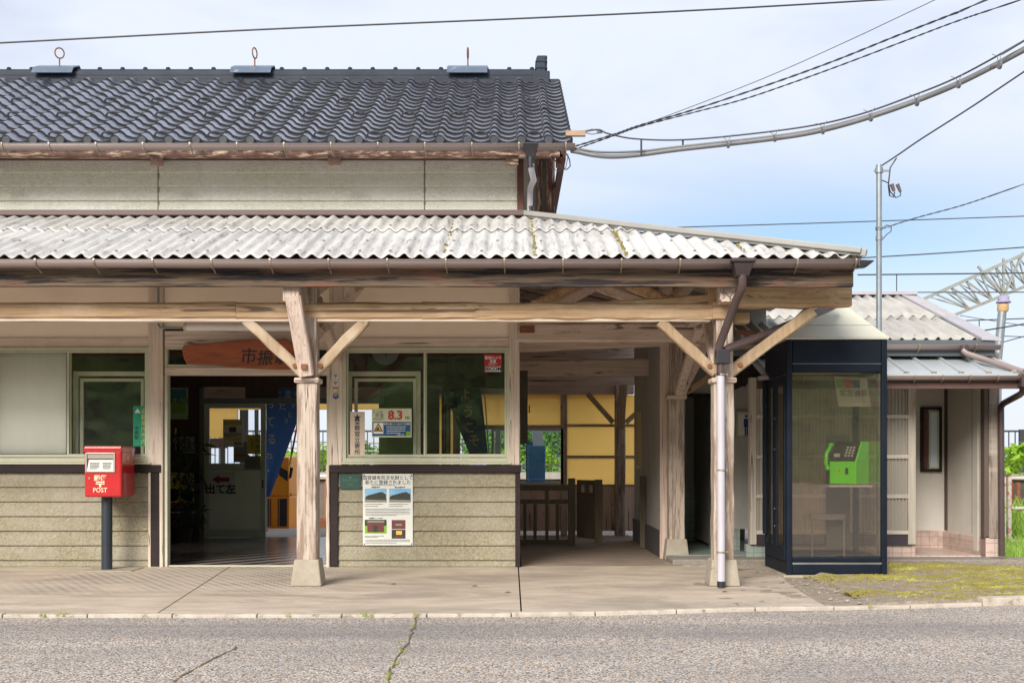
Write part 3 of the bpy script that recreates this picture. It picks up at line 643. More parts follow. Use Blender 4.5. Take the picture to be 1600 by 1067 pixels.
while x > -8:
    c.ico(Vector((x, RYY-.02, 5.995)), .03, 2, (1, 1, .8)); x -= .285
rd = c.build('ridge', roof)
c = MB(ridge_m); c.box(.3, .42, RYY-.16, RYY+.16, 5.62, 6.1); c.box(.26, .47, RYY-.19, RYY+.19, 5.62, 5.92); c.box(.29, .44, RYY-.17, RYY+.17, 6.03, 6.06); c.box(.29, .44, RYY-.17, RYY+.17, 5.95, 5.98); c.box(.31, .44, RYY-.1, RYY+.1, 6.1, 6.14); c.build('ridge_end_tile', roof, bevel=.02)
c = MB(tile_m); c.quad((XL-1, RYY, 5.74), (XR, RYY, 5.74), (XR, 6.2, 4.0), (XL-1, 6.2, 4.0)); c.build('rear_roof_slope', B, solid=.05)
c = MB(ridge_m); c.box(.33, XR+.02, RYY-.16, RYY+.1, 5.6, 5.83); c.build('ridge_step', roof, bevel=.02)
for px, rot in ((93, .5), (398, 1.25), (731, 1.5)):
    X = PX(px, RYY); q = MB(zinc_m); q.extx([(RYY-.26, 5.87), (RYY-.2, 5.96), (RYY, 6.045), (RYY+.19, 5.96), (RYY+.19, 5.95), (RYY, 6.035), (RYY-.19, 5.95), (RYY-.25, 5.87)], X-.25, X+.25)
    q = q.build('saddle_plate', roof); e = MB(rust_m); pts = [Vector((X+.055*math.cos(a)*math.cos(rot), RYY+.055*math.cos(a)*math.sin(rot), 6.2+.065*math.sin(a))) for a in [2*math.pi*i/16 for i in range(17)]]
    e.tube(pts, .009, 6); e.tube([(X, RYY, 5.99), (X, RYY, 6.14)], .009, 6); e.build('ring_bolt', q)
# gutters
def gutter(x0, x1, Y, z, r, name='gutter', m=gutter_m, par=B, step=.48, brk=True, x_first=None):
    q = MB(m); n = 10; vs = []
    for x in (x0, x1):
        for i in range(n+1):
            a = math.pi*i/n; vs.append((x, Y-r*math.cos(a), z-r*math.sin(a)*1.05))
    q.add(vs, [(i, i+1, n+1+i+1, n+1+i) for i in range(n)], True); q.add(vs, [tuple(range(n+1))]); q.add(vs, [tuple(range(2*n+1, n, -1))])
    q.tube([(x0, Y-r, z), (x1, Y-r, z)], .006, 6); g_ = q.build(name, par, solid=.003)
    x = x_first if x_first is not None else x0+.2
    while brk and x < x1-.03:
        b_ = MB(bracket_m); pts = [(x, Y-(r+.005)*math.cos(a), z-(r+.005)*math.sin(a)*1.05) for a in [math.pi*i/8 for i in range(0, 9)]]
        for k in range(8): b_.beam(pts[k], pts[k+1], .014, .004, Vector((0, pts[k][1]-Y, pts[k][2]-z-.001)))
        b_.beam((x, Y-r-.006, z-.005), (x, Y-r-.002, z+.012), .014, .012); b_.beam((x+.004, Y-.01, z-r), (x+.004, Y+r+.02, z-r-.035), .01, .008)
        b_.build('gutter_bracket', g_); x += step
    return g_
gutter(XL, PX(898, -.62), -.64, PZ(227, -.64), .05, step=.455, x_first=PX(-140, -.64))
c = MB(black_pl); Yd = -.66; X = PX(829, Yd)
c.hexa([(X-.04, Yd-.03, PZ(247, Yd)), (X+.04, Yd-.03, PZ(247, Yd)), (X+.04, Yd+.05, PZ(247, Yd)), (X-.04, Yd+.05, PZ(247, Yd))], [(X-.075, Yd-.07, PZ(226, Yd)), (X+.075, Yd-.07, PZ(226, Yd)), (X+.075, Yd+.08, PZ(226, Yd)), (X-.075, Yd+.08, PZ(226, Yd))])
c.lathe((X, Yd, PZ(262, Yd)), [(.03, 0), (.034, .1)], 12); c.build('downpipe_head', B, bevel=.006)
c = MB(pipe_w); c.tube([P(830, 256, Yd), P(830, 264, Yd+.02), P(834, 282, -.4), P(829, 292, -.2), P(828, 300, -.1), P(828, 335, -.1)], .03, 12); c.build('downpipe', B)
c = MB(black_pl); c.cyl(P(829, 329, -.1), .033, .08); c.build('pipe_collar', B)

# canopy: corrugated sheets
CE, CZ, CS = -2.11, 2.816, .365
def hipx(y): return .12+2.87*(-y)/2.11
def corr(mb, x0, x1, ya, yb, fz, amp=.018, pitch=.13, xlim=None, ny=6, m=1):
    n = int((x1-x0)/(pitch/10)); cols_ = []
    for i in range(n+1):
        x = x0+i*pitch/10; wv = amp*math.cos(2*math.pi*x/pitch); k = (x+20) % .91
        if k > .91-.12: wv += .007
        sag = .004*noise.noise(Vector((x*.9, 0, m)))
        cols_.append([(x, ya+(yb-ya)*j/ny, fz(ya+(yb-ya)*j/ny)+wv+sag+(.004*noise.noise(Vector((x//.91, j, m))))) for j in range(ny+1)])
    b = len(mb.v)
    for q in cols_:
        for p in q: mb.v.append(Vector(p))
    for i in range(n):
        for j in range(ny):
            if xlim and cols_[i+1][j][0] > xlim(cols_[i+1][j+1][1])+.02: continue
            a = b+i*(ny+1)+j; mb.f.append((a, a+ny+1, a+ny+2, a+1)); mb.mi.append(mb.cur); mb.sm.append(True)
fz = lambda y: CZ+CS*(y-CE)
rf = MB(slate_m); corr(rf, -8.6, 2.99, CE, -.72, fz, xlim=hipx, ny=20); cr = rf.build('canopy_roof', B, solid=.007)
rf = MB(slate_m); corr(rf, -8.6, 1.35, -.86, 0.0, lambda y: fz(y)+.016, xlim=hipx, ny=12, m=2); rf.build('canopy_roof', B, solid=.007)
bt = MB(mat('bolt_cap', (.2, .17, .15), rough=.6))
for yy, off, up in ((-2.0, 0, 0), (-1.5, .13, 0), (-.95, .07, 0), (-.74, .2, .016), (-.3, .1, .016)):
    x = -8+off
    while x < hipx(yy)-.1:
        k = round(x/.13)*.13; bt.add([(k-.016, yy, fz(yy)+up+.02), (k+.016, yy, fz(yy)+up+.02), (k+.01, yy-.003, fz(yy)+up+.031), (k-.01, yy-.003, fz(yy)+up+.031)], [(0, 1, 2, 3)])
        bt.ico((k, yy, fz(yy)+up+.022), .008, 1); x += .26 if yy < -1.8 else .39
bt.build('roof_bolts', cr)
ms = MB(mat('orange_brown_roof_moss', (.2, .12, .03), (.3, .28, .05), (50, 50, 50), rough=1, bump=1)); rn = random.Random(9)
for px, t0, t1, n in ((700, 0, 1, 40), (838, .0, 1, 70), (975, .0, .8, 90), (1133, .1, .7, 30), (952, .5, .6, 4)):
    for i in range(n):
        t = t0+(t1-t0)*rn.random(); y = CE+.03+t*(-.05-CE)
        x = round((PX(px, -1.2))/.13+.5)*.13-.065+rn.uniform(-.014, .014)
        if x > hipx(y)-.05: continue
        ms.ico((x, y, fz(y)+.0), rn.uniform(.004, .014), 1, (1, 1.4, .8), .5)
kind(ms.build('roof_moss'), 'stuff')
c = MB(slate_m); hy = lambda x: 2.84+.26*(2.99-x)
c.add([(.12, 0, hy(.12)-.02), (2.97, -2.08, 2.82), (2.97, 1.4, 2.82), (.12, 1.4, hy(.12)-.02)], [(0, 1, 2, 3)]); c.add([(.05, .95, 3.5), (1.75, .95, 3.12), (1.75, 4.6, 3.12), (.05, 4.6, 3.5)], [(0, 1, 2, 3)]); c.build('canopy_side_roof', B, solid=.02)
c = MB(mat('bounce_canopy_boards', (.62, .52, .42), (.5, .4, .31), (2, 14, 14), 5, rough=.85))  # underside boards lightened to bounce light onto the wall behind
c.quad((-8.6, -2.0, fz(-2.0)-.06), (2.8, -2.0, fz(-2.0)-.06), (.1, 0, fz(0)-.06), (-8.6, 0, fz(0)-.06)); c.quad((2.85, -2.0, 2.76), (2.85, .95, 2.76), (.12, .95, 3.45), (.12, -.0, 3.45))
c.build('canopy_boarding', B); c = MB(ceil_m); c.quad((.05, .95, 3.44), (1.75, .95, 3.06), (1.75, 5.2, 3.0), (.05, 5.2, 3.38)); c.build('passage_boarding', B)
c = MB(flash_m)
a, b = Vector((.1, 0.0, 3.63)), Vector((2.97, -2.12, 2.85)); c.beam(a, b, .17, .05, (0, 0, 1)); c.beam(a+Vector((0, -.06, -.02)), b+Vector((0, -.06, -.02)), .02, .07); c.build('hip_flashing', B, bevel=.008)
c = MB(mat('brown_metal_flashing', (.13, .08, .075), (.1, .065, .06), (2, 9, 9), 5, rough=.5)); c.box(-8.6, .12, -.12, -.02, 3.585, 3.64); c.build('wall_flashing', B, bevel=.006)
GYY = -2.2; gz_ = PZ(408, GYY)
gutter(XL, PX(1342, GYY), GYY, gz_, .055, step=.488, x_first=PX(-32, GYY))
c = MB(black_pl); zz = gz_; c.hexa([(PX(1338, GYY), GYY-.06, zz-.06), (PX(1352, GYY), GYY-.05, zz-.055), (PX(1352, GYY), GYY+.05, zz-.055), (PX(1338, GYY), GYY+.06, zz-.06)], [(PX(1338, GYY), GYY-.06, zz+.004), (PX(1365, GYY), GYY-.05, zz), (PX(1365, GYY), GYY+.05, zz), (PX(1338, GYY), GYY+.06, zz+.004)]); c.build('gutter_end', B, bevel=.01)
c = MB(fascia_m); c.beam((XL, -2.07, (PZ(447, -2.07)+PZ(410, -2.07))/2), (PX(1332, -2.07), -2.07, (PZ(449, -2.07)+PZ(411, -2.07))/2), .05, .205, (0, 0, 1), 60, .004, .004); c.build('fascia', B)
c = MB(red_flake); c.box(XL, 2.93, -2.12, -2.02, PZ(409, -2.07)+.002, CZ-.03); c.build('eave_batten', B)
# main beam on the posts
BY = -1.73
def zb_(py): return PZ(py, BY)
c = MB(raw_h); c.beam((XL, BY, zb_(488)), (PX(371, BY), BY, zb_(486)), .13, .145, (0, 0, 1), 30, .006, .02); c.build('canopy_beam', B)
c = MB(raw_h); c.beam((PX(371, BY)+.004, BY, zb_(487)), (PX(660, BY), BY, zb_(487)), .135, .15, (0, 0, 1), 12, .006, .02); c.beam((PX(660, BY), BY, zb_(487)), (PX(1112, BY), BY, zb_(488)), .135, .155, (0, 0, 1), 20, .008, .02); c.build('canopy_beam', B)
c = MB(wall_h); c.box(XL, PX(1108, BY), BY-.05, BY+.05, zb_(503), zb_(499)); c.build('beam_soffit', B)
c = MB(raw_h); c.beam(P(905, 482, BY+.02), P(1110, 466, BY), .13, .07, (0, 0, 1), 8, .006, .015); c.beam(P(1104, 464, BY), P(1328, 463, BY), .14, .2, (0, 0, 1), 12, .012, .02); c.build('end_beam', B)
# posts
def post(X, Y, ztop, front=True, sides=(), m=post_m, sw=.175, label=None, base=True, basez=0):
    p = MB(m); p.beam((X, Y, basez+.2), (X, Y, 1.77), sw, sw, (0, 1, 0), 14, .003, .012)
    p.beam((X+.01, Y+.01, 1.8), (X+.01, Y+.01, ztop), sw*.85, sw*.85, (0, 1, 0), 5, .002, .01)
    po = p.build('canopy_post', B)
    c = MB(paint_h); c.box(X-sw*.62, X+sw*.62, Y-sw*.62, Y+sw*.62, 1.765, 1.81); c.build('post_collar', po, bevel=.012)
    if base:
        c = MB(conc_m); a, b = .135, .107
        c.hexa([(X-a, Y-a, basez), (X+a, Y-a, basez), (X+a, Y+a, basez), (X-a, Y+a, basez)], [(X-b, Y-b, basez+.23), (X+b, Y-b, basez+.23), (X+b, Y+b, basez+.23), (X-b, Y+b, basez+.23)]); c.build('post_base', po, bevel=.012)
    return po
def brace(po, p0, p1, wd=.1, h=.095, m=None, up=(0, 1, 0)):
    c = MB(m or raw_v); c.beam(p0, p1, wd, h, up, 8, .004, .012); o = c.build('brace', po); b_ = MB(rust_m)
    q = Vector(p0).lerp(Vector(p1), .12); b_.cyl(q+Vector((0, -h/2-.006, 0)), .022, .02, 'Y', 8); b_.build('bolt', o); return o
X1_ = PX(482, BY); p1 = post(X1_, BY, 2.6)
brace(p1, (X1_-.05, BY, 1.86), (PX(385, BY), BY, zb_(500)), .09, .09); brace(p1, (X1_+.06, BY, 1.86), (PX(572, BY), BY, zb_(500)), .09, .09)
fs_ = MB(paint_v); fs_.beam((X1_+.005, BY-.1, 1.83), (PX(456, -2.0)+.01, -1.99, PZ(462, -2.0)), .13, .11, (0, 1, 0), 8, .003, .012); fs_.box(PX(442, -2.03), PX(467, -2.03), -2.03, -1.9, PZ(470, -2.03), PZ(448, -2.03)); o = fs_.build('front_strut', p1)
b_ = MB(rust_m); b_.box(PX(471, -1.9), PX(480, -1.9), -1.925, -1.87, PZ(577, -1.9), PZ(569, -1.9)); b_.build('bolt', o)
c = MB(paint_y); c.beam((X1_, BY+.05, 2.58), (X1_, .05, 3.05), .1, .12); c.beam((X1_+.02, BY+.1, 2.2), (X1_+.05, -.1, 2.65), .09, .1); c.build('tie_beam', p1)
c = MB(paint_v); c.beam(P(527, 560, -.02), P(495, 470, BY+.2), .09, .09, (0, 1, 0), 4, .002, .01); c.beam(P(520, 500, -.05), P(560, 448, -.6), .08, .1, (0, 1, 0)); c.build('wall_strut', p1)
X2_ = 1.845; p2 = post(X2_, BY, 2.45)
brace(p2, (X2_-.06, BY, 1.86), (PX(1030, BY), BY, zb_(503)), .09, .09); brace(p2, (X2_+.06, BY, 1.86), (PX(1270, BY), BY, zb_(486)), .1, .095)
c = MB(raw_h); c.box(PX(1110, BY)+.004, PX(1143, BY), BY-.09, BY+.09, zb_(500), zb_(472)); c.box(PX(1150, BY), PX(1170, BY)+.03, BY+.1, BY+.22, zb_(503), zb_(485)); c.build('beam_block', p2, bevel=.01)
brace(p2, (X2_-.02, BY+.1, 1.85), (X2_, BY+.9, 2.5), .09, .09, paint_v, (1, 0, 0))
p3 = post(PX(1056, .9), .9, 2.8, basez=.0)
brace(p3, (PX(1063, .9), .84, 1.84), (PX(1113, .8), .5, 2.62), .11, .1, paint_v); brace(p3, (PX(1066, .9)+.02, .9, 1.84), (2.35, .9, 2.12), .08, .08); brace(p3, (1.83, .8, 1.84), (1.9, -.2, 2.45), .09, .09, paint_v, (1, 0, 0))
# cross beams and rafters above the passage and the corner
c = MB(paint_y); c.beam((X2_, -2.0, 2.52), (X2_, 1.0, 2.52), .13, .15, (0, 0, 1), 12, .006, .015); c.build('side_beam', B)
c = MB(paint_h); c.beam((.05, .02, PZ(520, 0)), (2.0, .02, PZ(520, 0)), .13, .19, (0, 0, 1), 12, .006, .015); c.build('passage_beam', B)
c = MB(paint_h); c.beam((.05, 1.0, 2.38), (1.9, 1.0, 2.46), .13, .17, (0, 0, 1), 10, .005, .015); c.build('passage_beam', B)
c = MB(paint_h); c.beam((.05, 2.4, PZ(576, 2.4)), (1.7, 2.4, PZ(574, 2.4)), .15, .21, (0, 0, 1), 10, .006, .02); c.build('passage_beam', B)
for k, (a_, b_, ya, yb) in enumerate((((836, 478), (902, 446), -.9, -.5), ((866, 480), (925, 447), -1.2, -.9), ((985, 445), (1050, 474), -.7, -1.0), ((930, 446), (1010, 476), -.3, -.5), ((1050, 470), (1075, 447), -.9, -.6))):
    c = MB(raw_h if k in (0, 2) else paint_h); c.beam(P(*a_, ya), P(*b_, yb), .1, .1, (0, 0, 1), 6, .005, .012); c.build('corner_brace', B)
for k in range(5):
    c = MB(paint_h); y = .5+k*.8; c.beam((.08, y, 3.34), (1.72, y, 2.96), .07, .09, (0, 0, 1)); c.build('rafter', B)
for k in range(13):
    x = -8.2+k*.66
    if x > .2: continue
    c = MB(paint_y); c.beam((x, -2.0, fz(-2.0)-.11), (x, .0, fz(0)-.11), .05, .08); c.build('rafter', B)
c = MB(rust_m); c.box(PX(812, 0), PX(835, 0), -.06, -.05, PZ(521, 0), PZ(510, 0)); c.build('iron_strap', B); c = MB(rust_m); c.box(PX(1152, BY+.5), PX(1178, BY+.5), BY+.5, BY+.51, PZ(523, BY+.5), PZ(516, BY+.5)); c.build('iron_strap', B)
# canopy downpipes at the corner post
c = MB(mat('brown_rain_head', (.05, .034, .036), (.035, .024, .026), (9, 9, 9), rough=.4)); Yh = -2.27; X = PX(1160, Yh)
z1, z2, z3 = PZ(405, Yh), PZ(411, Yh), PZ(432, Yh)
c.box(X-.1, X+.1, Yh-.08, Yh+.1, z2, z1); c.hexa([(X-.055, Yh-.03, z3), (X+.05, Yh-.03, z3), (X+.05, Yh+.07, z3), (X-.055, Yh+.07, z3)], [(X-.085, Yh-.065, z2), (X+.085, Yh-.065, z2), (X+.085, Yh+.08, z2), (X-.085, Yh+.08, z2)]); c.build('rain_head', B, bevel=.006)
c = MB(drain_br); c.tube([P(1160, 430, Yh), P(1160, 447, Yh), P(1158, 453, Yh+.03), P(1150, 470, -2.15), P(1124, 540, -1.97), P(1125, 552, -1.95)], .036, 12); c.build('downpipe', B)
c = MB(drain_br); c.tube([P(1308, 474, -.9), P(1298, 480, -1.1), P(1185, 527, -1.7), P(1140, 543, -1.93), P(1133, 548, -1.95)], .036, 12); c.build('downpipe', B)
c = MB(black_pl); c.pbox(1120, 1141, 545, 568, -2.0, .11); c.build('pipe_junction', B, bevel=.008)
c = MB(drain_br); c.cyl(P(1126, 575, -1.95), .036, .1); c.build('pipe_joint', B)
c = MB(pipe_w); c.tube([P(1126, 583, -1.95), P(1127, 910, -1.95)], .034, 14); c.build('downpipe', B)
c = MB(black_pl); c.cyl(P(1127, 912, -1.95), .037, .05); c.cyl(P(1126, 585, -1.95), .038, .02); c.build('pipe_collar', B)
for py in (734, 862, 585):
    c = MB(bracket_m); c.cyl(P(1127, py, -1.95), .04, .012); c.box(PX(1127, -1.95)+.03, PX(1127, -1.95)+.06, -1.95, BY-.08, PZ(py, -1.95)-.006, PZ(py, -1.95)+.006); c.build('pipe_clamp', B)

# ------------------------------------------------------------------ signs and notices on the facade
t = thing('station_name_board', 'slab of red brown wood brushed with black characters above the entrance', 'sign', P(380, 560, -.1))
pts = [(284, 545), (287, 539), (300, 538), (330, 536), (350, 534), (370, 531.5), (395, 530.5), (415, 531), (435, 531), (444, 529), (452, 533), (466, 542), (482, 550), (484, 572), (462, 577), (440, 577.5), (415, 577), (380, 575), (340, 571), (310, 570), (292, 569), (287, 560)]
Y = -.12; m_ = mat('carved_red_wood', (.4, .105, .035), (.17, .045, .02), (1.4, 26, 12), 8, (.36, .13, .05), (2, 10, 20), (.55, .7), rough=.45, bump=.4, bs=(2, 40, 20), dist=1)
q = MB(m_); q.exty([(PX(a, Y), PZ(b, Y)) for a, b in pts][::-1], Y, Y+.05); q.build('board', t, bevel=.008)
q = MB(ink); q.text('市', PX(389, Y), Y-.004, PZ(556, Y), .17, 1, bold=.008, lean=.12); q.text('振', PX(415, Y), Y-.004, PZ(559, Y), .165, 1, bold=.008, lean=.12); q.text('駅', PX(441, Y), Y-.004, PZ(559, Y), .15, 1, bold=.008, lean=.12); q.build('lettering', t)
t = thing('tube_lamp', 'long white tube lamp housing above the name board', 'lamp', P(385, 510, -.08))
q = MB(mat('white_lamp_housing', (.85, .8, .76), (.75, .7, .66), (3, 9, 9), rough=.5)); q.tube([P(292, 511, -.1), P(480, 511, -.1)], .042, 14); q.build('housing', t)
q = MB(mat('ivory_end_cap', (.6, .52, .38))); q.cyl(P(290, 511, -.1), .046, .025, 'X'); q.cyl(P(483, 511, -.1), .046, .025, 'X'); q.build('end_cap', t)
def card(name, px0, px1, py0, py1, Y, m, label, cat, th=.003):
    t = thing(name, label, cat, P((px0+px1)/2, py1, Y)); q = MB(m); q.pbox(px0, px1, py0, py1, Y, th); q.build('backing', t); return t
# heritage poster
Y = -.024; t = card('heritage_poster', 567, 645, 740, 851.5, Y, paper, 'large white notice with four photographs on the siding under the window', 'poster', .004)
q = MB(ink); q.text('国登録有形文化財として', PX(606, Y), Y-.003, PZ(746, Y), .047); q.text('新たに登録されました', PX(606, Y), Y-.003, PZ(753.2, Y), .047); q.text('市振駅本屋', PX(587, Y), Y-.003, PZ(761, Y), .018, bold=.01); q.text('親不知駅本屋', PX(625, Y), Y-.003, PZ(761, Y), .018, bold=.01); q.text('市振駅ランプ小屋', PX(587, Y), Y-.003, PZ(809.3, Y), .018, bold=.01)
for (a, b, c1, c2, rws) in ((570, 598, 786, 792, 2), (608, 638, 786, 792, 2), (571, 641, 793.5, 806, 5), (570, 600, 836, 840, 2), (571, 641, 842, 849, 3), (580, 632, 757, 758.6, 1)): q.scribble(PX(a, Y), PX(b, Y), PZ(c2, Y), PZ(c1, Y), Y-.003, rws, .0045, int(a+c1))
for a, b in ((569, 742), (643, 742), (569, 849.5), (643, 849.5)): q.cyl(P(a, b, Y-.003), .006, .004, 'Y', 8)
q.build('lettering', t)
skyb = mat('print_sky', (.1, .3, .55), (.3, .5, .65), (3, 3, 9)); darkp = mat('print_dark_building', (.02, .025, .018), (.05, .05, .035), (60, 60, 60)); roadp = mat('print_grey_road', (.25, .22, .19)); brickp = mat('print_brick', (.18, .05, .04), (.11, .03, .03), (50, 50, 90)); grnp = mat('print_grass', (.2, .4, .02)); yelp = mat('print_lit_window', (.8, .45, .06))
def pq(q, pts, m, y):
    q.use(m); q.add([(PX(a, Y), y, PZ(b, Y)) for a, b in pts], [tuple(range(len(pts)))])
for dx, nm in ((0, 0), (38, 1)):
    q = MB(skyb); pq(q, [(570+dx, 784.5), (604+dx, 784.5), (604+dx, 763), (570+dx, 763)], skyb, Y-.002); pq(q, [(570+dx, 784.4), (604+dx, 784.4), (604+dx, 777), (570+dx, 779)], roadp, Y-.003)
    pq(q, [(571+dx, 780), (603+dx, 781), (603+dx, 772), (597+dx, 768.3), (592+dx, 769), (575+dx, 773.5), (571+dx, 776)], darkp, Y-.004); q.build('photograph', t)
q = MB(grnp); pq(q, [(570, 833), (604, 833), (604, 811.5), (570, 811.5)], grnp, Y-.002); pq(q, [(570, 821), (604, 821), (604, 811.6), (570, 811.6)], darkp, Y-.003); pq(q, [(574, 831), (600, 831), (600, 813.5), (574, 813.5)], brickp, Y-.004); pq(q, [(583, 831), (590, 831), (590, 821), (583, 821)], darkp, Y-.005); pq(q, [(573, 816), (601, 816), (600, 813), (575, 813)], roadp, Y-.005); q.build('photograph', t)
q = MB(brickp); pq(q, [(612, 826), (633.5, 826), (633.5, 812), (612, 812)], brickp, Y-.002); pq(q, [(618, 821), (628, 821), (628, 818), (618, 818)], roadp, Y-.003); pq(q, [(612, 841), (633.5, 841), (633.5, 827), (612, 827)], darkp, Y-.002); pq(q, [(619, 835), (628, 835), (628, 829), (619, 829)], yelp, Y-.003); pq(q, [(616, 839), (631, 839), (631, 837), (616, 837)], brickp, Y-.003); q.build('photograph', t)
gm = mat('green_bronze_plate', (.006, .045, .035), (.01, .06, .045), (14, 14, 14), rough=.55)
t = card('registration_plate', 531, 564, 741, 763.5, -.024, gm, 'small dark green metal plate left of the large white notice', 'plaque', .006)
q = MB(mat('plate_relief', (.1, .2, .1), metal=.4, rough=.4)); Y = -.026; q.text('登録有形文化財', PX(547.5, Y), Y-.0, PZ(750, Y), .024); q.text('市振駅', PX(547.5, Y), Y, PZ(757, Y), .022); q.cyl(P(547.5, 746, Y), .01, .003, 'Y', 10); q.build('lettering', t)
# police notice
Y = -.004; t = card('police_notice', 547, 570, 643, 712, Y, mat('cream_card', (.6, .48, .38)), 'tall cream card with star and column of black characters in the window', 'notice')
q = MB(ink); q.text('警察官立寄所', PX(558.3, Y), Y-.003, PZ(682.5, Y), .062, vertical=True, bold=.008, step=.062)
st = []
for i in range(10):
    a = math.pi/2+i*math.pi/5; r = .038 if i % 2 == 0 else .017; st.append((PX(558.3, Y)+r*math.cos(a), Y-.003, PZ(652.5, Y)+r*math.sin(a)))
c0 = (PX(558.3, Y), Y-.003, PZ(652.5, Y)); q.add([c0]+st, [(0, i+1, (i+1) % 10+1) for i in range(10)]); q.build('lettering', t)
# altitude notice
Y = .0; t = card('altitude_notice', 581, 643, 638, 683, Y, mat('pale_yellow_card', (.6, .62, .42)), 'yellow and blue card reading 8.3 m above sea level, stuck in the window', 'notice')
q = MB(blue_ink); q.pbox(582, 641.5, 659, 681, Y-.002, .001); q.build('blue_panel', t)
q = MB(ink); q.text('ここは', PX(590.5, Y), Y-.005, PZ(643.5, Y), .034); q.text('海 抜', PX(593.5, Y), Y-.005, PZ(649.3, Y), .04, bold=.012); q.text('m', PX(636.5, Y), Y-.005, PZ(653, Y), .065); q.scribble(PX(583, Y), PX(602, Y), PZ(656.5, Y), PZ(653, Y), Y-.005, 2, .004, 3); q.use(red_ink); q.text('8.3', PX(617.5, Y), Y-.005, PZ(648.5, Y), .125, 1, bold=.03)
q.use(white_ink); q.text('地震を感じたらあわてず避難', PX(620, Y), Y-.006, PZ(662.3, Y), .021, bold=.01); q.scribble(PX(604, Y), PX(635, Y), PZ(678, Y), PZ(665, Y), Y-.006, 4, .007, 5); q.text('糸魚川市', PX(626, Y), Y-.006, PZ(679, Y), .018, bold=.01); q.build('lettering', t)
q = MB(white_ink); q.pbox(583.5, 599, 660.5, 677.5, Y-.004, .001); q.use(paper_y); zz = lambda b: PZ(b, Y)
q.use(ink); q.add([(PX(583.8, Y), Y-.006, zz(674)), (PX(598.6, Y), Y-.006, zz(674)), (PX(591.2, Y), Y-.006, zz(660.8))], [(0, 1, 2)])
q.use(yelp); q.add([(PX(586, Y), Y-.007, zz(672.8)), (PX(596.4, Y), Y-.007, zz(672.8)), (PX(591.2, Y), Y-.007, zz(663.4))], [(0, 1, 2)])
q.use(ink); q.add([(PX(587, Y), Y-.008, zz(672)), (PX(595.5, Y), Y-.008, zz(672)), (PX(592, Y), Y-.008, zz(670.5)), (PX(592.6, Y), Y-.008, zz(668.6)), (PX(591, Y), Y-.008, zz(667)), (PX(588.8, Y), Y-.008, zz(669.5))], [(0, 1, 2, 3, 4, 5)]); q.build('warning_symbol', t); q = MB(grnp); q.pbox(634.5, 641, 674, 680.5, Y-.004, .001); q.build('corner_mark', t)
# security sticker
Y = -.03; t = card('security_sticker', 756.5, 784, 553.5, 581.5, Y, mat('red_sticker', (.45, .02, .03), rough=.4), 'red and white security camera sticker in the top corner of the window', 'sticker')
q = MB(white_ink); q.pbox(758, 782.5, 572.5, 580.5, Y-.002, .001); q.text('監視カメラ', PX(770.3, Y), Y-.003, PZ(559, Y), .034, bold=.02); q.text('設置', PX(770.3, Y), Y-.003, PZ(564.5, Y), .033, bold=.02); q.scribble(PX(763, Y), PX(778, Y), PZ(570.5, Y), PZ(567.5, Y), Y-.003, 2, .004, 2); q.use(mat('sticker_navy', (.01, .05, .14))); q.text('SECOM', PX(770.3, Y), Y-.004, PZ(576.3, Y), .052, 1.02, bold=.035); q.build('lettering', t)
# labels on the doorway post
Y = -.035
for k, (py, lab) in enumerate(((588, 'white enamel label, upper of two on the post right of the entrance'), (599, 'white enamel label with red base, lower of two on the post right of the entrance'))):
    t = card('post_label', 519.5, 529, py-5, py+5, Y, mat('enamel_white', (.6, .57, .53), (.3, .25, .2), (60, 60, 60), k1=(.55, .7)), lab, 'label', .004); q = MB(ink); q.text('〒', PX(524.3, Y), Y-.003, PZ(py, Y), .045, bold=.01); q.build('lettering', t)
q = MB(red_ink); q.pbox(519.5, 529, 605, 606.5, Y, .003); q.build('red_strip', t)
for py, cc, lab in ((612, (.4, .42, .2), 'small green round sticker on the post right of the entrance'), (619, (.05, .12, .4), 'small blue and yellow round sticker low on the post right of the entrance')):
    t = thing('round_sticker', lab, 'sticker', P(524.5, py, Y)); q = MB(mat('disc', cc)); q.cyl(P(524.5, py, Y), .03, .003, 'Y'); q.build('disc', t); q = MB(white_ink if py == 612 else yelp); q.cyl(P(524.5, py-.5, Y-.003), .018, .002, 'Y'); q.use(mat('disc', cc)); q.cyl(P(525, py+.8, Y-.005), .016, .002, 'Y'); q.build('mark', t)
# green notice in the left window
Y = .03; t = card('green_notice', 208, 230, 634, 697, Y, mat('green_card', (.0, .3, .17)), 'green notice with yellow characters hanging in the window left of the entrance', 'notice')
q = MB(mat('pale_yellow_print', (.5, .48, .15))); q.text('避難場所案内', PX(225, Y), Y-.004, PZ(666, Y), .06, vertical=True, bold=.02, step=.063); q.use(white_ink); q.add([(PX(210.5, Y), Y-.004, PZ(645, Y)), (PX(220, Y), Y-.004, PZ(645, Y)), (PX(215, Y), Y-.004, PZ(638, Y))], [(0, 1, 2)]); q.use(ink); q.text('市振駅', PX(213.5, Y), Y-.004, PZ(676, Y), .045, vertical=True, bold=.01); q.build('lettering', t)

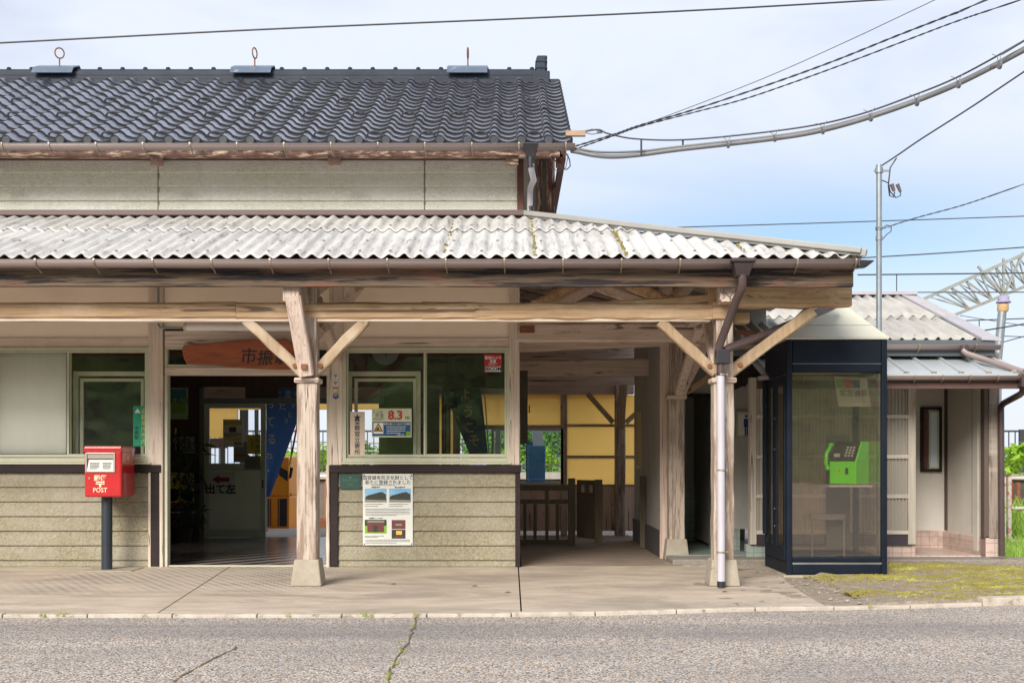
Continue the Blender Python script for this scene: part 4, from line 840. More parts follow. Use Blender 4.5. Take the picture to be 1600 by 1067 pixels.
# ------------------------------------------------------------------ post box
Yb = -.5; t = thing('post_box', 'red square post box on a dark round pole beside the window', 'post box', (PX(167, -.33), -.3, 0))
redp = mat('post_box_red', (.5, .012, .016), (.4, .01, .014), (7, 7, 7), rough=.28, coat=.5); gp_ = mat('dark_grey_pole', (.018, .024, .034), (.028, .034, .046), (9, 9, 5), rough=.4)
q = MB(gp_); q.cyl((PX(167, -.33), -.33, .42), .053, .84, 'Z', 24); q.build('pole', t); q = MB(conc_m); q.box(PX(167, -.33)-.2, PX(167, -.33)+.3, -.5, -.1, -.02, .006); q.build('footing', t)
x0, x1, z0, z1 = PX(131.5, Yb), PX(190, Yb), PZ(776.5, Yb), PZ(697, Yb)
q = MB(redp); q.box(x0, x1, Yb, -.1, z0, z1-.04); bx = q.build('body', t, bevel=.022, seg=4)
q = MB(redp); q.box(x0-.004, x1+.004, Yb-.008, -.095, z1-.062, z1-.004); q.build('lid', t, bevel=.012, seg=3)
q = MB(mat('weathered_lid_top', (.3, .2, .14), (.4, .1, .07), (20, 20, 20))); q.box(x0+.006, x1-.006, Yb, -.1, z1-.003, z1+.003); q.build('lid_top', t)
q = MB(mat('slot_frame_metal', (.5, .48, .42), rough=.35, metal=.5)); q.frame(PX(134, Yb), PX(180, Yb), PZ(737.5, Yb), PZ(707, Yb), Yb-.012, Yb+.01, .014); q.build('slot_frame', t, bevel=.003)
q = MB(mat('slot_recess', (.3, .27, .22), rough=.5)); q.add([P(137, 710, Yb-.003), P(177, 710, Yb-.003), P(177, 716, Yb-.004), P(137, 716, Yb-.004)], [(3, 2, 1, 0)]); q.use(ink); q.add([P(137, 716, Yb-.004), P(177, 716, Yb-.004), P(177, 719, Yb-.005), P(137, 719, Yb-.005)], [(3, 2, 1, 0)]); q.use(paper)
q.add([P(139, 718, Yb-.006), P(177, 718, Yb-.006), P(177, 735, Yb-.009), P(136, 735, Yb-.009)], [(3, 2, 1, 0)]); q.use(grey_ink); q.scribble(PX(141, Yb), PX(156, Yb), PZ(733, Yb), PZ(722, Yb), Yb-.012, 5, .007, 3); q.scribble(PX(161, Yb), PX(175, Yb), PZ(733, Yb), PZ(722, Yb), Yb-.012, 5, .007, 6); q.build('mail_slot', t)
q = MB(mat('cream_lettering', (.72, .62, .42))); cx = PX(156.7, Yb); yy = Yb-.003
q.text('郵便', cx, yy, PZ(746.5, Yb), .062, bold=.02); q.text('POST', cx, yy, PZ(765.3, Yb), .062, .95, bold=.01)
for a, b, c1, c2 in ((150, 163.5, 752, 753.8), (150, 163.5, 755, 756.6), (155.3, 158.3, 756.6, 761)): q.box(PX(a, Yb), PX(b, Yb), yy-.001, yy+.001, PZ(c2, Yb), PZ(c1, Yb))
Mx = Matrix.Translation((x1+.003, -.32, PZ(718, -.3))) @ Matrix.Rotation(R(90), 4, 'Z'); q.text('〒', 0, 0, 0, .09, 1, M=Mx, bold=.02); q.build('lettering', t)
q = MB(mat('brass_lock', (.4, .33, .2), metal=.7, rough=.3)); q.cyl(P(139.7, 747, Yb), .012, .012, 'Y', 12); q.build('lock', t)
q = MB(mat('grey_hinge', (.5, .5, .5))); q.box(x1, x1+.008, -.2, -.15, PZ(712, -.2), PZ(701, -.2)); q.build('side_latch', t)

# ------------------------------------------------------------------ phone booth
bx0, bx1, by0, by1, bz = 2.59, 3.54, -.98, -.04, 2.23
t = thing('phone_booth', 'dark framed glass telephone booth with pale pyramid roof', 'phone booth', ((bx0+bx1)/2, (by0+by1)/2, 0))
nav = mat('navy_black_frame', (.006, .01, .018), (.01, .014, .024), (6, 6, 6), rough=.5, spec=.14)
q = MB(conc_m); q.box(bx0-.04, bx1+.03, by0-.04, by1+.04, -.1, .012); q.build('plinth', t, bevel=.01)
q = MB(nav); T_ = .055
for a in (bx0, bx1-T_):
    for b in (by0, by1-T_): q.box(a, a+T_, b, b+T_, .012, bz)
q.box(bx0+T_, bx1-T_, by0+.004, by0+T_-.004, 1.92, bz-.002); q.box(bx0+T_, bx1-T_, by1-T_+.004, by1-.004, 1.92, bz-.002); q.box(bx0+.004, bx0+T_-.004, by0+T_, by1-T_, 1.92, bz-.002); q.box(bx1-T_+.004, bx1-.004, by0+T_, by1-T_, 1.92, bz-.002)
q.box(bx0+T_, bx1-T_, by0+.004, by0+T_-.004, .02, .11); q.box(bx0+T_, bx1-T_, by0+.008, by0+T_-.008, .13, .18); q.box(bx0+T_, bx1-T_, by1-T_+.004, by1-.004, .02, .18); q.box(bx1-T_+.004, bx1-.004, by0+T_, by1-T_, .02, .18); q.box(bx0+.004, bx0+T_-.004, by0+T_, by1-T_, .02, .14)
q.build('frame', t, bevel=.012, seg=3)
q = MB(mat('brushed_strip', (.35, .36, .35), (.2, .2, .2), (3, 20, 20), rough=.4, metal=.6)); q.box(bx0+T_, bx1-T_, by0+.001, by0+.012, .112, .129); q.box(bx0+T_, bx1-T_, by0+.001, by0+.01, 2.0, 2.004); q.build('kick_strip', t)
q = MB(booth_glass); q.box(bx0+T_, bx1-T_, by0+.026, by0+.03, .18, 1.92); q.build('front_pane', t)
q = MB(booth_glass); q.box(bx0+T_, bx1-T_, by1-.03, by1-.026, .18, 1.92); q.build('rear_pane', t)
q = MB(booth_glass); q.box(bx1-.03, bx1-.026, by0+T_, by1-T_, .18, 1.92); q.build('side_pane', t)
q = MB(nav); ym = (by0+by1)/2
for a, b in ((by0+T_, ym-.01), (ym+.01, by1-T_)):
    for u, v in ((a, a+.05), (b-.05, b)): q.box(bx0-.012, bx0+.02, u, v, .14, 1.9)
    q.box(bx0-.01, bx0+.018, a+.05, b-.05, .14, .26); q.box(bx0-.01, bx0+.018, a+.05, b-.05, 1.82, 1.9)
q.box(bx0-.045, bx0-.012, by1-.14, by1-.1, .35, 1.9); d_ = q.build('folding_door', t, bevel=.004)
q = MB(booth_glass); q.box(bx0+.002, bx0+.006, by0+.105, ym-.06, .26, 1.82); q.box(bx0+.002, bx0+.006, ym+.06, by1-.105, .26, 1.82); q.build('door_pane', d_)
q = MB(steel_m)
for zz_ in (1.5, 1.2, .62, .45): q.cyl((bx0-.014, ym-.03, zz_), .008, .01, 'X', 8)
q.build('screws', d_)
cream = mat('cream_booth_roof', (.55, .54, .45), (.5, .49, .4), (3, 3, 3), 4, (.4, .38, .3), (12, 12, 4), (.66, .8), rough=.45); ov = .012; cxx, cyy = (bx0+bx1)/2, (by0+by1)/2
q = MB(cream); q.box(bx0-ov, bx1+ov, by0-ov, by1+ov, bz, bz+.02)
for k, (za, zb2) in enumerate(((bz+.02, bz+.145), (bz+.148, bz+.515))):
    f = lambda z: 1-(z-bz-.02)/.52
    A, B_ = f(za)-(.004 if k else 0), max(f(zb2), .06); hx, hy_ = (bx1-bx0)/2+ov, (by1-by0)/2+ov
    q.hexa([(cxx-hx*A, cyy-hy_*A, za), (cxx+hx*A, cyy-hy_*A, za), (cxx+hx*A, cyy+hy_*A, za), (cxx-hx*A, cyy+hy_*A, za)], [(cxx-hx*B_, cyy-hy_*B_, zb2), (cxx+hx*B_, cyy-hy_*B_, zb2), (cxx+hx*B_, cyy+hy_*B_, zb2), (cxx-hx*B_, cyy+hy_*B_, zb2)])
q.build('roof', t, bevel=.004)
q = MB(mat('booth_ceiling', (.5, .48, .4))); q.box(bx0+.06, bx1-.06, by0+.06, by1-.06, 1.96, 1.98); q.build('inner_ceiling', t)
q = MB(mat('booth_floor', (.1, .09, .08))); q.box(bx0+.056, bx1-.056, by0+.056, by1-.056, .013, .05); q.build('floor', t)
q = MB(mat('worn_rail', (.17, .14, .12), (.1, .08, .07), (20, 20, 20), rough=.5)); Yr = -.22
q.tube([P(1269, 876, Yr), P(1269, 812, Yr)], .011); q.tube([P(1319, 876, Yr), P(1319, 812, Yr)], .011); q.pbox(1267, 1321, 803, 812, Yr-.02, .06); q.build('parcel_rail', t, bevel=.003)
shelf_m = mat('grey_shelf', (.3, .28, .27), rough=.4); q = MB(shelf_m); q.box(3.06, bx1-.06, -.72, -.18, PZ(760, -.5), PZ(757, -.5)); q.build('shelf', t)
bk = MB(mat('dark_backboard', (.05, .045, .045))); bk.box(3.2, 3.44, -.12, -.1, .18, 1.35); bk.build('backboard', t)
# pay phone
ph = thing('payphone', 'bright green public telephone on the shelf inside the booth', 'telephone', (3.27, -.48, PZ(757, -.5)))
grn = mat('payphone_green', (.12, .6, .015), (.1, .5, .012), (5, 5, 5), rough=.35, coat=.3); M_ = Matrix.Translation((3.33, -.47, PZ(756.5, -.5)+.002)) @ Matrix.Rotation(R(-42), 4, 'Z')
# local: front faces -Y, width along X
def ph_part(mtl): q = MB(mtl); q.xf = M_; return q
q = ph_part(grn); q.extx([(-.15, 0), (.15, 0), (.15, .42), (-.02, .42), (-.15, .22)], -.14, .14); q.build('body', ph, bevel=.012, seg=3)
q = ph_part(black_pl); a = Vector((0, -.15, .225)); b = Vector((0, -.022, .418)); nn = Vector((0, -.84, .55)).normalized()*.006
q.hexa([Vector((-.13, a.y, a.z)), Vector((.13, a.y, a.z)), Vector((.13, b.y, b.z)), Vector((-.13, b.y, b.z))], [Vector((-.13, a.y, a.z))+nn, Vector((.13, a.y, a.z))+nn, Vector((.13, b.y, b.z))+nn, Vector((-.13, b.y, b.z))+nn]); pn = q.build('panel', ph)
q = ph_part(mat('grey_key', (.3, .3, .32)))
for i in range(4):
    for j in range(3):
        c0 = a.lerp(b, .25+.14*i)+nn*1.4+Vector((.02+.034*j, 0, 0)); q.box(c0.x-.011, c0.x+.011, c0.y-.006, c0.y+.004, c0.z-.008, c0.z+.01)
c0 = a.lerp(b, .3)+nn*1.3; q.box(-.1, -.04, c0.y-.012, c0.y+.005, c0.z-.02, c0.z+.014); q.build('keypad', pn)
q = ph_part(mat('phone_slot', (.02, .02, .02))); q.box(.03, .06, -.156, -.149, .1, .16); q.use(red_ink); q.cyl((-.03, -.153, .13), .01, .008, 'Y', 10); q.build('slots', ph)
q = ph_part(grn); q.tube([(-.165, -.12, .16), (-.175, -.15, .2), (-.178, -.13, .3), (-.165, -.06, .38)], .021, 10); q.ico((-.165, -.12, .155), .036, 2, (.8, 1, .7)); q.ico((-.163, -.06, .385), .036, 2, (.8, 1, .7)); q.build('handset', ph)
q = ph_part(black_pl); q.tube([(-.165, -.12, .13), (-.165, -.12, .04), (-.13, -.16, -.05), (-.05, -.17, -.085), (.03, -.16, -.04), (.04, -.14, .02)], .005, 6); q.build('cord', ph)
# board of information hung in the booth
nb = thing('booth_notice', 'tilted notice board with coloured squares hanging inside the phone booth', 'notice', P(1328, 632, -.3)); q = MB(paper); q.hexa([P(1310, 635, -.25), P(1361, 635, -.33), P(1361, 635, -.3), P(1310, 635, -.22)], [P(1303, 588, -.25), P(1354, 590, -.33), P(1354, 590, -.3), P(1303, 588, -.22)]); q.build('board', nb)
q = MB(grnp)
for k, (m2, a) in enumerate(((grnp, 0), (red_ink, 13), (blue_ink, 26))): q.use(m2); q.add([P(1307+a, 606, -.27-.022*k-.01), P(1318+a, 606, -.29-.022*k-.01), P(1317+a, 594, -.29-.022*k-.01), P(1306+a, 594, -.27-.022*k-.01)], [(0, 1, 2, 3)])
q.use(ink); q.text('緊急通報', PX(1334, -.35), -.35, PZ(614, -.35), .07); q.build('printing', nb)

# ------------------------------------------------------------------ toilet block
TB = thing('toilet_block', 'low toilet block with pale corrugated roof, steel lean-to and pink tiled base', 'building', (3.5, .6, 0))
tile_p = MB(None)
def tiles(name, c, mort):
    m, t_, b = ntree(name); x = T(t_)
    br = x.n('ShaderNodeTexBrick', {'Vector': x.map((1, 1, 1), rot=(R(90), 0, 0)), 'Color1': (*c, 1), 'Color2': (*[k*.88 for k in c], 1), 'Mortar': (*mort, 1), 'Scale': 1.0, 'Mortar Size': .003, 'Brick Width': .1, 'Row Height': .1}, offset=0)
    t_.links.new(x.mix(x.ramp(x.noise((6, 6, 6), 6, .6), .5, .8), br.outputs[0], (.25, .2, .17)), b.inputs['Base Color']); b.inputs['Roughness'].default_value = .35; return m
pink, green_t = tiles('pink_tile', (.56, .42, .36), (.28, .2, .17)), tiles('green_grey_tile', (.3, .36, .32), (.15, .18, .16))
apron = mat('apron_concrete', (.25, .22, .185), (.18, .155, .13), (20, 20, 20), 6, (.36, .32, .27), (40, 40, 40), (.6, .7), rough=.9, bump=.8, bs=(50, 50, 50))
q = MB(apron); q.box(PX(1050, .3), PX(1562, .3), .24, 1.25, -.1, .055); q.box(1.75, 5.3, 1.25, 3.5, -.1, .05); q.build('apron', TB, bevel=.015)
FY = .57
def fx(px): return PX(px, FY)
def fzp(py): return PZ(py, FY)
q = MB(pink); q.box(fx(1385), fx(1430), FY, FY+.1, .055, .2); q.box(fx(1228), fx(1385), FY, FY+.1, .055, .195); q.build('tile_base', TB); q = MB(pink); q.box(fx(1540), fx(1561), FY, FY+.1, .055, fzp(838)); q.build('tile_base', TB)
q = MB(pink); q.hexa([(fx(1540), FY+.02, .055), (fx(1543), FY+.1, .055), (fx(1543)+.02, 1.75, .055), (fx(1540)-.05, 1.75, .055)], [(fx(1540), FY+.02, fzp(840)), (fx(1543), FY+.1, fzp(840)), (fx(1543)+.02, 1.75, fzp(840)), (fx(1540)-.05, 1.75, fzp(840))]); q.box(fx(1425), 5.1, 1.68, 1.8, .055, .27); q.box(fx(1430)+.003, fx(1540)-.05, FY, 1.68, .052, .07); q.build('tile_base', TB)
for bb in ((fx(1166), fx(1228), FY, FY+.1, .055, .19), (fx(1133), fx(1182), 1.47, 1.6, .055, .3), (1.8, 3, 3.0, 3.05, .055, .75), (1.75, 2.6, .7, 3, .051, .062)): q = MB(green_t); q.box(*bb); q.build('tile_base', TB)
# corrugated plastic screen
scr_r = fx(1428); q = MB(poly_m); n = 300; vs = []; xa, xb = fx(1181), fx(1418)
for i in range(n+1):
    x = xa+(xb-xa)*i/n; d = .012*math.cos(i*.9); vs += [(x, FY-.02+d, fzp(835)), (x, FY-.02+d, fzp(597))]
q.add(vs, [(2*i, 2*i+2, 2*i+3, 2*i+1) for i in range(n)], True); q.build('plastic_screen', TB)
wp = painted('grey_white_screen_wood', WV, PV, (.5, .45, .38), (.38, .33, .27), (.2, .15, .11)); wph = painted('grey_white_screen_rail', WH, PH_, (.56, .5, .43), (.42, .36, .3), (.2, .15, .11))
q = MB(wp)
for a, b in ((1171, 1181), (1417, 1429)): q.box(fx(a), fx(b), FY-.04, FY+.08, fzp(850), fzp(590))
for a, b in ((1220, 1226), (1330, 1340), (1384, 1389)): q.box(fx(a), fx(b), FY+.0, FY+.06, fzp(834), fzp(590))
q.build('screen_post', TB, bevel=.004)
q = MB(wph)
for py in (597, 651, 713.5, 775, 831): q.box(fx(1181), fx(1417), FY-.045, FY-.028, fzp(py+3), fzp(py-3))
q.build('screen_rail', TB, bevel=.002)
q = MB(mat('purple_grey_skirting', (.055, .045, .055), (.04, .03, .04), (6, 6, 6), rough=.35)); q.box(fx(1182), fx(1423), FY-.035, FY+.02, fzp(851), fzp(834)); q.build('skirting', TB)
white_b = mat('pale_wall_board', (.6, .56, .5), (.54, .5, .44), (3, 3, 2), 5, (.42, .37, .3), (2, 2, 1.2), (.58, .8), rough=.6)
q = MB(white_b); X = fx(1539); q.box(X, X+.03, FY+.1, 1.7, fzp(840), 2.3); q.box(fx(1437), 5.1, 1.7, 1.76, .27, 2.3); q.box(fx(1425), fx(1437)-.02, FY+.1, 1.76, .2, 2.3); q.box(5.09, 5.24, .75, 3.2, .1, 2.32); q.build('entry_wall', TB)
q = MB(mat('brown_cover_strip', (.1, .06, .045), (.07, .045, .035), (20, 20, 3), rough=.6)); q.box(X-.015, X, 1.62, 1.7, .28, 2.2); q.box(X-.006, X-.001, .9, .91, .28, 2.2); q.box(fx(1424), fx(1480), 1.66, 1.7, 2.05, 2.09); q.build('cover_strip', TB)
q = MB(mat('weathered_grey_board', (.34, .28, .24), (.22, .17, .14), (30, 30, 1.5), 7, (.12, .08, .06), (20, 20, 1.2), (.52, .62), (.5, .46, .38), (.1, .1, 1.4), (.5, .62), rough=.85, bump=.7)); q.box(fx(1545), fx(1561), FY-.01, FY+.1, fzp(840), 2.25); q.use(mat('brown_post_edge', (.1, .07, .055))); q.box(fx(1538), fx(1545)-.001, FY-.0, FY+.1, fzp(840), 2.25); q.build('corner_post', TB)
q = MB(dark_trim); Yw = 1.69; q.frame(PX(1438, Yw), PX(1470, Yw), PZ(737, Yw), PZ(636, Yw), Yw-.04, Yw+.02, .028); w_ = q.build('window', TB); q = MB(alu_m); q.frame(PX(1450, Yw), PX(1466, Yw), PZ(732, Yw), PZ(642, Yw), Yw-.03, Yw-.005, .02); q.build('sash', w_); q = MB(mat('frosted_pane', (.62, .72, .8), rough=.3)); q.box(PX(1453, Yw), PX(1464, Yw), Yw-.02, Yw-.015, PZ(730, Yw), PZ(644, Yw)); q.build('pane', w_); q = MB(red_brown); q.box(PX(1441, Yw), PX(1449, Yw), Yw-.012, Yw-.002, PZ(733, Yw), PZ(640, Yw)); q.build('shutter', w_)
# men's side: render wall, doorway
q = MB(render_m); q.box(PX(1133, 1.5), PX(1182, 1.5), 1.5, 1.62, .3, 2.6); q.box(PX(1068, 1.5), PX(1133, 1.5), 1.5, 1.62, PZ(618, 1.5), 2.6); q.box(1.76, 3.0, 3.05, 3.15, .1, 2.4); q.box(2.35, 2.6, 1.62, 3.05, .1, 2.6); q.exty([(1.79, 2.3), (2.9, 2.3), (2.9, 2.81), (1.79, 3.12)], 1.3, 1.34); q.build('render_wall', TB)
q = MB(dark_trim); q.box(PX(1068, 1.48), PX(1133, 1.48), 1.475, 1.499, PZ(620, 1.48), PZ(615, 1.48)); q.beam(P(1135, 612, 1.47), P(1182, 590, 1.47), .03, .04); q.build('door_trim', TB)
q = MB(dark_trim); q.box(1.78, 2.4, .75, 3.1, 2.38, 2.42); q.box(2.4, 5.2, .8, 3.1, 2.3, 2.34); q.box(2.2, 5.2, .76, .8, 2.15, 2.45); q.box(2.2, 2.56, .76, .8, 1.9, 2.15); q.box(2.5, 5.2, .7, .74, 1.95, 2.2); q.build('soffit', TB)
q = MB(render_m); q.box(1.68, 1.78, 1.05, 4.0, .3, 3.2); q.build('passage_wall', TB)
q = MB(mat('grey_purple_plinth', (.09, .075, .08), (.07, .06, .065), (4, 4, 4), rough=.6)); q.box(1.66, 1.78, 1.04, 4.01, 0, .3); q.build('plinth', TB)
q = MB(paint_v); q.box(1.65, 1.79, .99, 1.049, .0, 3.0); q.build('wall_edge_board', TB)
q = MB(mat('ivory_window_trim', (.6, .45, .25))); Xw = 1.68; q.hexa([(Xw-.02, 3.1, .98), (Xw, 3.1, .98), (Xw, 3.55, .98), (Xw-.02, 3.55, .98)], [(Xw-.02, 3.1, 1.02), (Xw, 3.1, 1.02), (Xw, 3.55, 1.02), (Xw-.02, 3.55, 1.02)])
for (a, b, c1, c2) in ((3.1, 3.14, 1.02, 1.68), (3.51, 3.55, 1.02, 1.68), (3.1, 3.55, 1.68, 1.72), (3.31, 3.34, 1.02, 1.68)): q.box(Xw-.02, Xw, a, b, c1, c2)
w2 = q.build('side_window', TB); q = MB(pane_m); q.box(Xw-.008, Xw-.004, 3.14, 3.51, 1.02, 1.68); q.build('pane', w2)
# roofs
q = MB(slate_w); corr(q, 2.2, 5.19, .45, 1.72, lambda y: 2.38+.32*(y-.45), amp=.024, ny=4, m=5); q.build('corrugated_roof', TB, solid=.007)
q = MB(slate_w); corr(q, 2.2, 5.19, 1.6, 3.02, lambda y: 2.394+.32*(y-.45), amp=.024, ny=4, m=6); q.build('corrugated_roof', TB, solid=.007)
q = MB(slate_w); q.quad((2.2, 3.0, 3.2), (5.19, 3.0, 3.2), (5.19, 5.0, 2.5), (2.2, 5.0, 2.5)); q.build('rear_slope', TB, solid=.02)
q = MB(lav_m); q.hexa([(5.0, .42, 2.37), (5.21, .42, 2.36), (5.21, 3.02, 3.2), (5.0, 3.02, 3.21)], [(5.0, .42, 2.40), (5.21, .42, 2.385), (5.21, 3.02, 3.23), (5.0, 3.02, 3.245)]); q.box(2.2, 5.2, 2.92, 3.1, 3.215, 3.26)
q.build('verge_flashing', TB, bevel=.004)
gutter(2.3, PX(1561, .4), .39, PZ(540, .4), .045, par=TB, step=.6, x_first=PX(1434, .4)-1.2)
q = MB(mat('dark_grey_fascia', (.1, .11, .12))); q.box(2.3, 5.15, .44, .5, PZ(556, .45), PZ(531, .45)); q.build('roof_fascia', TB)
lo, hi = Vector((0, -.1, PZ(584, -.1))), Vector((0, .76, PZ(553, .76)))
q = MB(seam_m); q.hexa([(2.55, lo.y, lo.z-.02), (5.28, lo.y, lo.z-.02), (5.24, hi.y, hi.z-.02), (2.55, hi.y, hi.z-.02)], [(2.55, lo.y, lo.z), (5.28, lo.y, lo.z), (5.24, hi.y, hi.z), (2.55, hi.y, hi.z)])
x = 2.62
while x < 5.25: q.beam((x, lo.y+.02, lo.z+.015), (x, hi.y-.02, hi.z+.01), .022, .035); x += .28
q.box(2.55, 5.0, hi.y-.05, hi.y, hi.z+.02, hi.z+.05); q.box(2.55, 5.28, lo.y-.012, lo.y, lo.z-.045, lo.z+.004); q.build('lean_to_roof', TB)
q = MB(bracket_m); x = 2.62
while x < 5.25: q.box(x-.025, x+.03, lo.y-.004, lo.y+.012, lo.z, lo.z+.022); x += .28
q.build('seam_caps', TB)
gutter(2.5, 5.28, -.15, PZ(588, -.15), .04, par=TB, step=.28, x_first=2.68)
q = MB(mat('red_brown_fascia', (.1, .05, .04), (.07, .035, .03), (2, 12, 12), 6, (.3, .24, .2), (5, 30, 30), (.68, .74), rough=.6)); q.box(2.5, 5.25, -.1, -.06, PZ(607, -.1), PZ(588, -.1)); q.build('lean_to_fascia', TB)
q = MB(gutter_m); q.tube([P(1506, 541, .36), P(1506, 549, .34), P(1512, 553, .32), P(1592, 579, -.05), P(1600, 581, -.1)], .032, 12); q.build('downpipe', TB)
q = MB(drain_br); q.cyl(P(1506, 543, .36), .045, .05); q.build('pipe_elbow', TB); q = MB(drain_br); q.box(PX(1593, -.15), PX(1600, -.15), -.2, -.1, PZ(604, -.15), PZ(584, -.15)); q.build('pipe_elbow', TB)
q = MB(drain_br); q.tube([P(1599, 600, -.1), P(1598, 612, -.05), P(1594, 616, 0), P(1568, 630, .5), P(1564, 636, .5), P(1564, 650, .5), P(1565, 868, .5)], .034, 12); q.build('downpipe', TB)
# gents sign
sg = thing('toilet_sign', 'framed cream sign with a blue male figure on the render wall', 'sign', P(1160, 683, 1.45)); Ys = 1.47
q = MB(mat('brown_sign_frame', (.35, .28, .2))); q.frame(PX(1149, Ys), PX(1182, Ys), PZ(684, Ys), PZ(642, Ys), Ys-.01, Ys+.025, .014); q.build('frame', sg)
q = MB(mat('cream_sign', (.62, .58, .46))); q.box(PX(1150, Ys), PX(1181, Ys), Ys, Ys+.02, PZ(683, Ys), PZ(643, Ys)); q.build('panel', sg)
q = MB(mat('figure_blue', (.01, .03, .2))); cx = PX(1166, Ys); q.cyl((cx, Ys-.002, PZ(650, Ys)), .016, .003, 'Y'); q.box(cx-.03, cx+.03, Ys-.004, Ys-.002, PZ(667, Ys), PZ(654, Ys)); q.box(cx-.018, cx-.003, Ys-.004, Ys-.002, PZ(680, Ys), PZ(667, Ys)); q.box(cx+.003, cx+.018, Ys-.004, Ys-.002, PZ(680, Ys), PZ(667, Ys)); q.frame(PX(1152.5, Ys), PX(1179, Ys), PZ(681, Ys), PZ(645, Ys), Ys-.004, Ys-.002, .004); q.build('figure', sg)

# ------------------------------------------------------------------ steel service pole and its fittings
Yp = -.2; t = thing('service_pole', 'slim grey steel pole with cable clamps rising behind the phone booth', 'pole', (PX(1373.5, Yp), Yp, 0)); X = PX(1373.5, Yp); zt = PZ(262, Yp)
q = MB(steel_m); q.cyl((X, Yp, zt/2), .028, zt, 'Z', 14); q.build('shaft', t); q = MB(steel_m); q.cyl((X, Yp, zt-.03), .04, .05, 'Z', 12); q.cyl((X, Yp, zt+.01), .031, .03); q.box(X-.05, X+.1, Yp-.01, Yp+.01, zt-.04, zt-.025); q.build('top_clamp', t)
q = MB(steel_m); z = PZ(357, Yp); q.box(X-.05, X+.12, Yp-.04, Yp-.03, z, z+.012); q.cyl((X, Yp, z), .036, .03); q.cyl((X, Yp, z-.1), .034, .04); q.build('mid_clamp', t)
q = MB(black_pl); q.tube([P(1401, 247, Yp), P(1391, 262, Yp), P(1388, 290, Yp), P(1390, 306, Yp), P(1396, 308, Yp), P(1398, 300, Yp)], .007, 6); q.tube([P(1378, 282, Yp), P(1388, 286, Yp), P(1391, 300, Yp), P(1400, 309, Yp), P(1407, 306, Yp), P(1407, 300, Yp)], .006, 6); q.build('drop_cable', t)
q = MB(mat('grey_brown_connector', (.12, .08, .08))); q.tube([P(1393, 288, Yp), P(1397, 299, Yp)], .022, 10, r1=.015); q.tube([P(1402, 288, Yp), P(1407, 300, Yp)], .02, 10, r1=.014); q.build('connector', t)
q = MB(black_pl); q.tube([P(1377, 357, Yp), P(1386, 352, Yp), P(1393, 354, Yp), P(1392, 362, Yp), P(1386, 366, Yp), P(1379, 374, Yp)], .005, 6); q.build('loop_cable', t)
# overhead cables
def sag(pts, n=8):
    out = []
    for i in range(len(pts)-1):
        p0 = pts[max(i-1, 0)]; p1 = pts[i]; p2 = pts[i+1]; p3 = pts[min(i+2, len(pts)-1)]
        for j in range(n):
            t_ = j/n; out.append(.5*((2*p1)+(p2-p0)*t_+(2*p0-5*p1+4*p2-p3)*t_*t_+(3*p1-p0-3*p2+p3)*t_**3))
    return out+[pts[-1]]
cable_m = mat('black_cable', (.035, .035, .042), rough=.5); cable_g = mat('grey_cable', (.16, .16, .165), (.11, .11, .12), (4, 4, 4), rough=.45)
def cable(name, pts, r, label, m=cable_m, twist=0, grp=None):
    (a_, b_) = pts[-2:]; k_ = 900/(b_[0]-a_[0])
    if b_[0] > 1450: pts = list(pts)+[tuple(b_[i]+(b_[i]-a_[i])*k_*(1 if i < 2 else .6) for i in range(3))]
    pp = sag([P(*q_) for q_ in pts]); q = MB(m)
    if twist:
        fine = []
        for a, b in zip(pp, pp[1:]):
            for j in range(4): fine.append(a.lerp(b, j/4))
        for k in (0, 1):
            q.tube([p+Vector((0, math.cos(i*.55+k*math.pi), math.sin(i*.55+k*math.pi)))*twist*.6 for i, p in enumerate(fine)], r, 5)
    else: q.tube(pp, r, 8)
    return tag(q.build(name), label, 'cable', grp)
cable('power_line', [(-60, 69.5, -3), (0, 67.5, -3), (400, 47, -3), (800, 30, -3), (1100, 16, -3), (1380, 0, -3), (1500, -8, -3)], .007, 'black overhead line crossing the top of the sky above the tiled roof')
cable('thick_cable', [(893, 236, -.6), (905, 238, -.65), (930, 243, -.7), (960, 245, -.8), (1000, 242, -.9), (1060, 234, -1), (1200, 218, -1.3), (1280, 205, -1.5), (1360, 183, -1.7), (1440, 155, -1.9), (1500, 130, -2.1), (1560, 100, -2.3), (1620, 68, -2.5)], .022, 'thick grey cable pair hanging in a curve from the tiled roof corner', cable_g)
cable('thin_grey_cable', [(893, 231, -.62), (940, 238, -.7), (1000, 236.5, -.9), (1060, 229.5, -1), (1200, 214, -1.3), (1280, 201, -1.5), (1360, 179.5, -1.7), (1440, 151.5, -1.9), (1500, 126.5, -2.1), (1560, 96.5, -2.3), (1620, 64, -2.5)], .011, 'thinner grey cable running along the top of the thick hanging cable', cable_g)
cable('messenger_wire', [(912, 206, -.6), (935, 203, -.62), (950, 209, -.65), (990, 217, -.8), (1060, 219, -1), (1150, 212, -1.2), (1260, 198, -1.4), (1340, 180, -1.65), (1420, 152, -1.85), (1500, 119, -2.1), (1600, 64, -2.45), (1630, 46, -2.5)], .008, 'support wire above the thick hanging cable, tied to it by clips')
CG = 'clips along the thick hanging cable'
for px, a, b, lb in ((1002, 217, 242, 'long black tie on the thick cable, leftmost of the ties'), (1067, 219, 233, 'shorter black tie on the thick cable, second from the roof')): hg = MB(black_pl); hg.tube([P(px, a, -1), P(px, b+3, -1)], .009, 6); tag(hg.build('cable_tie'), lb, 'clip', CG)
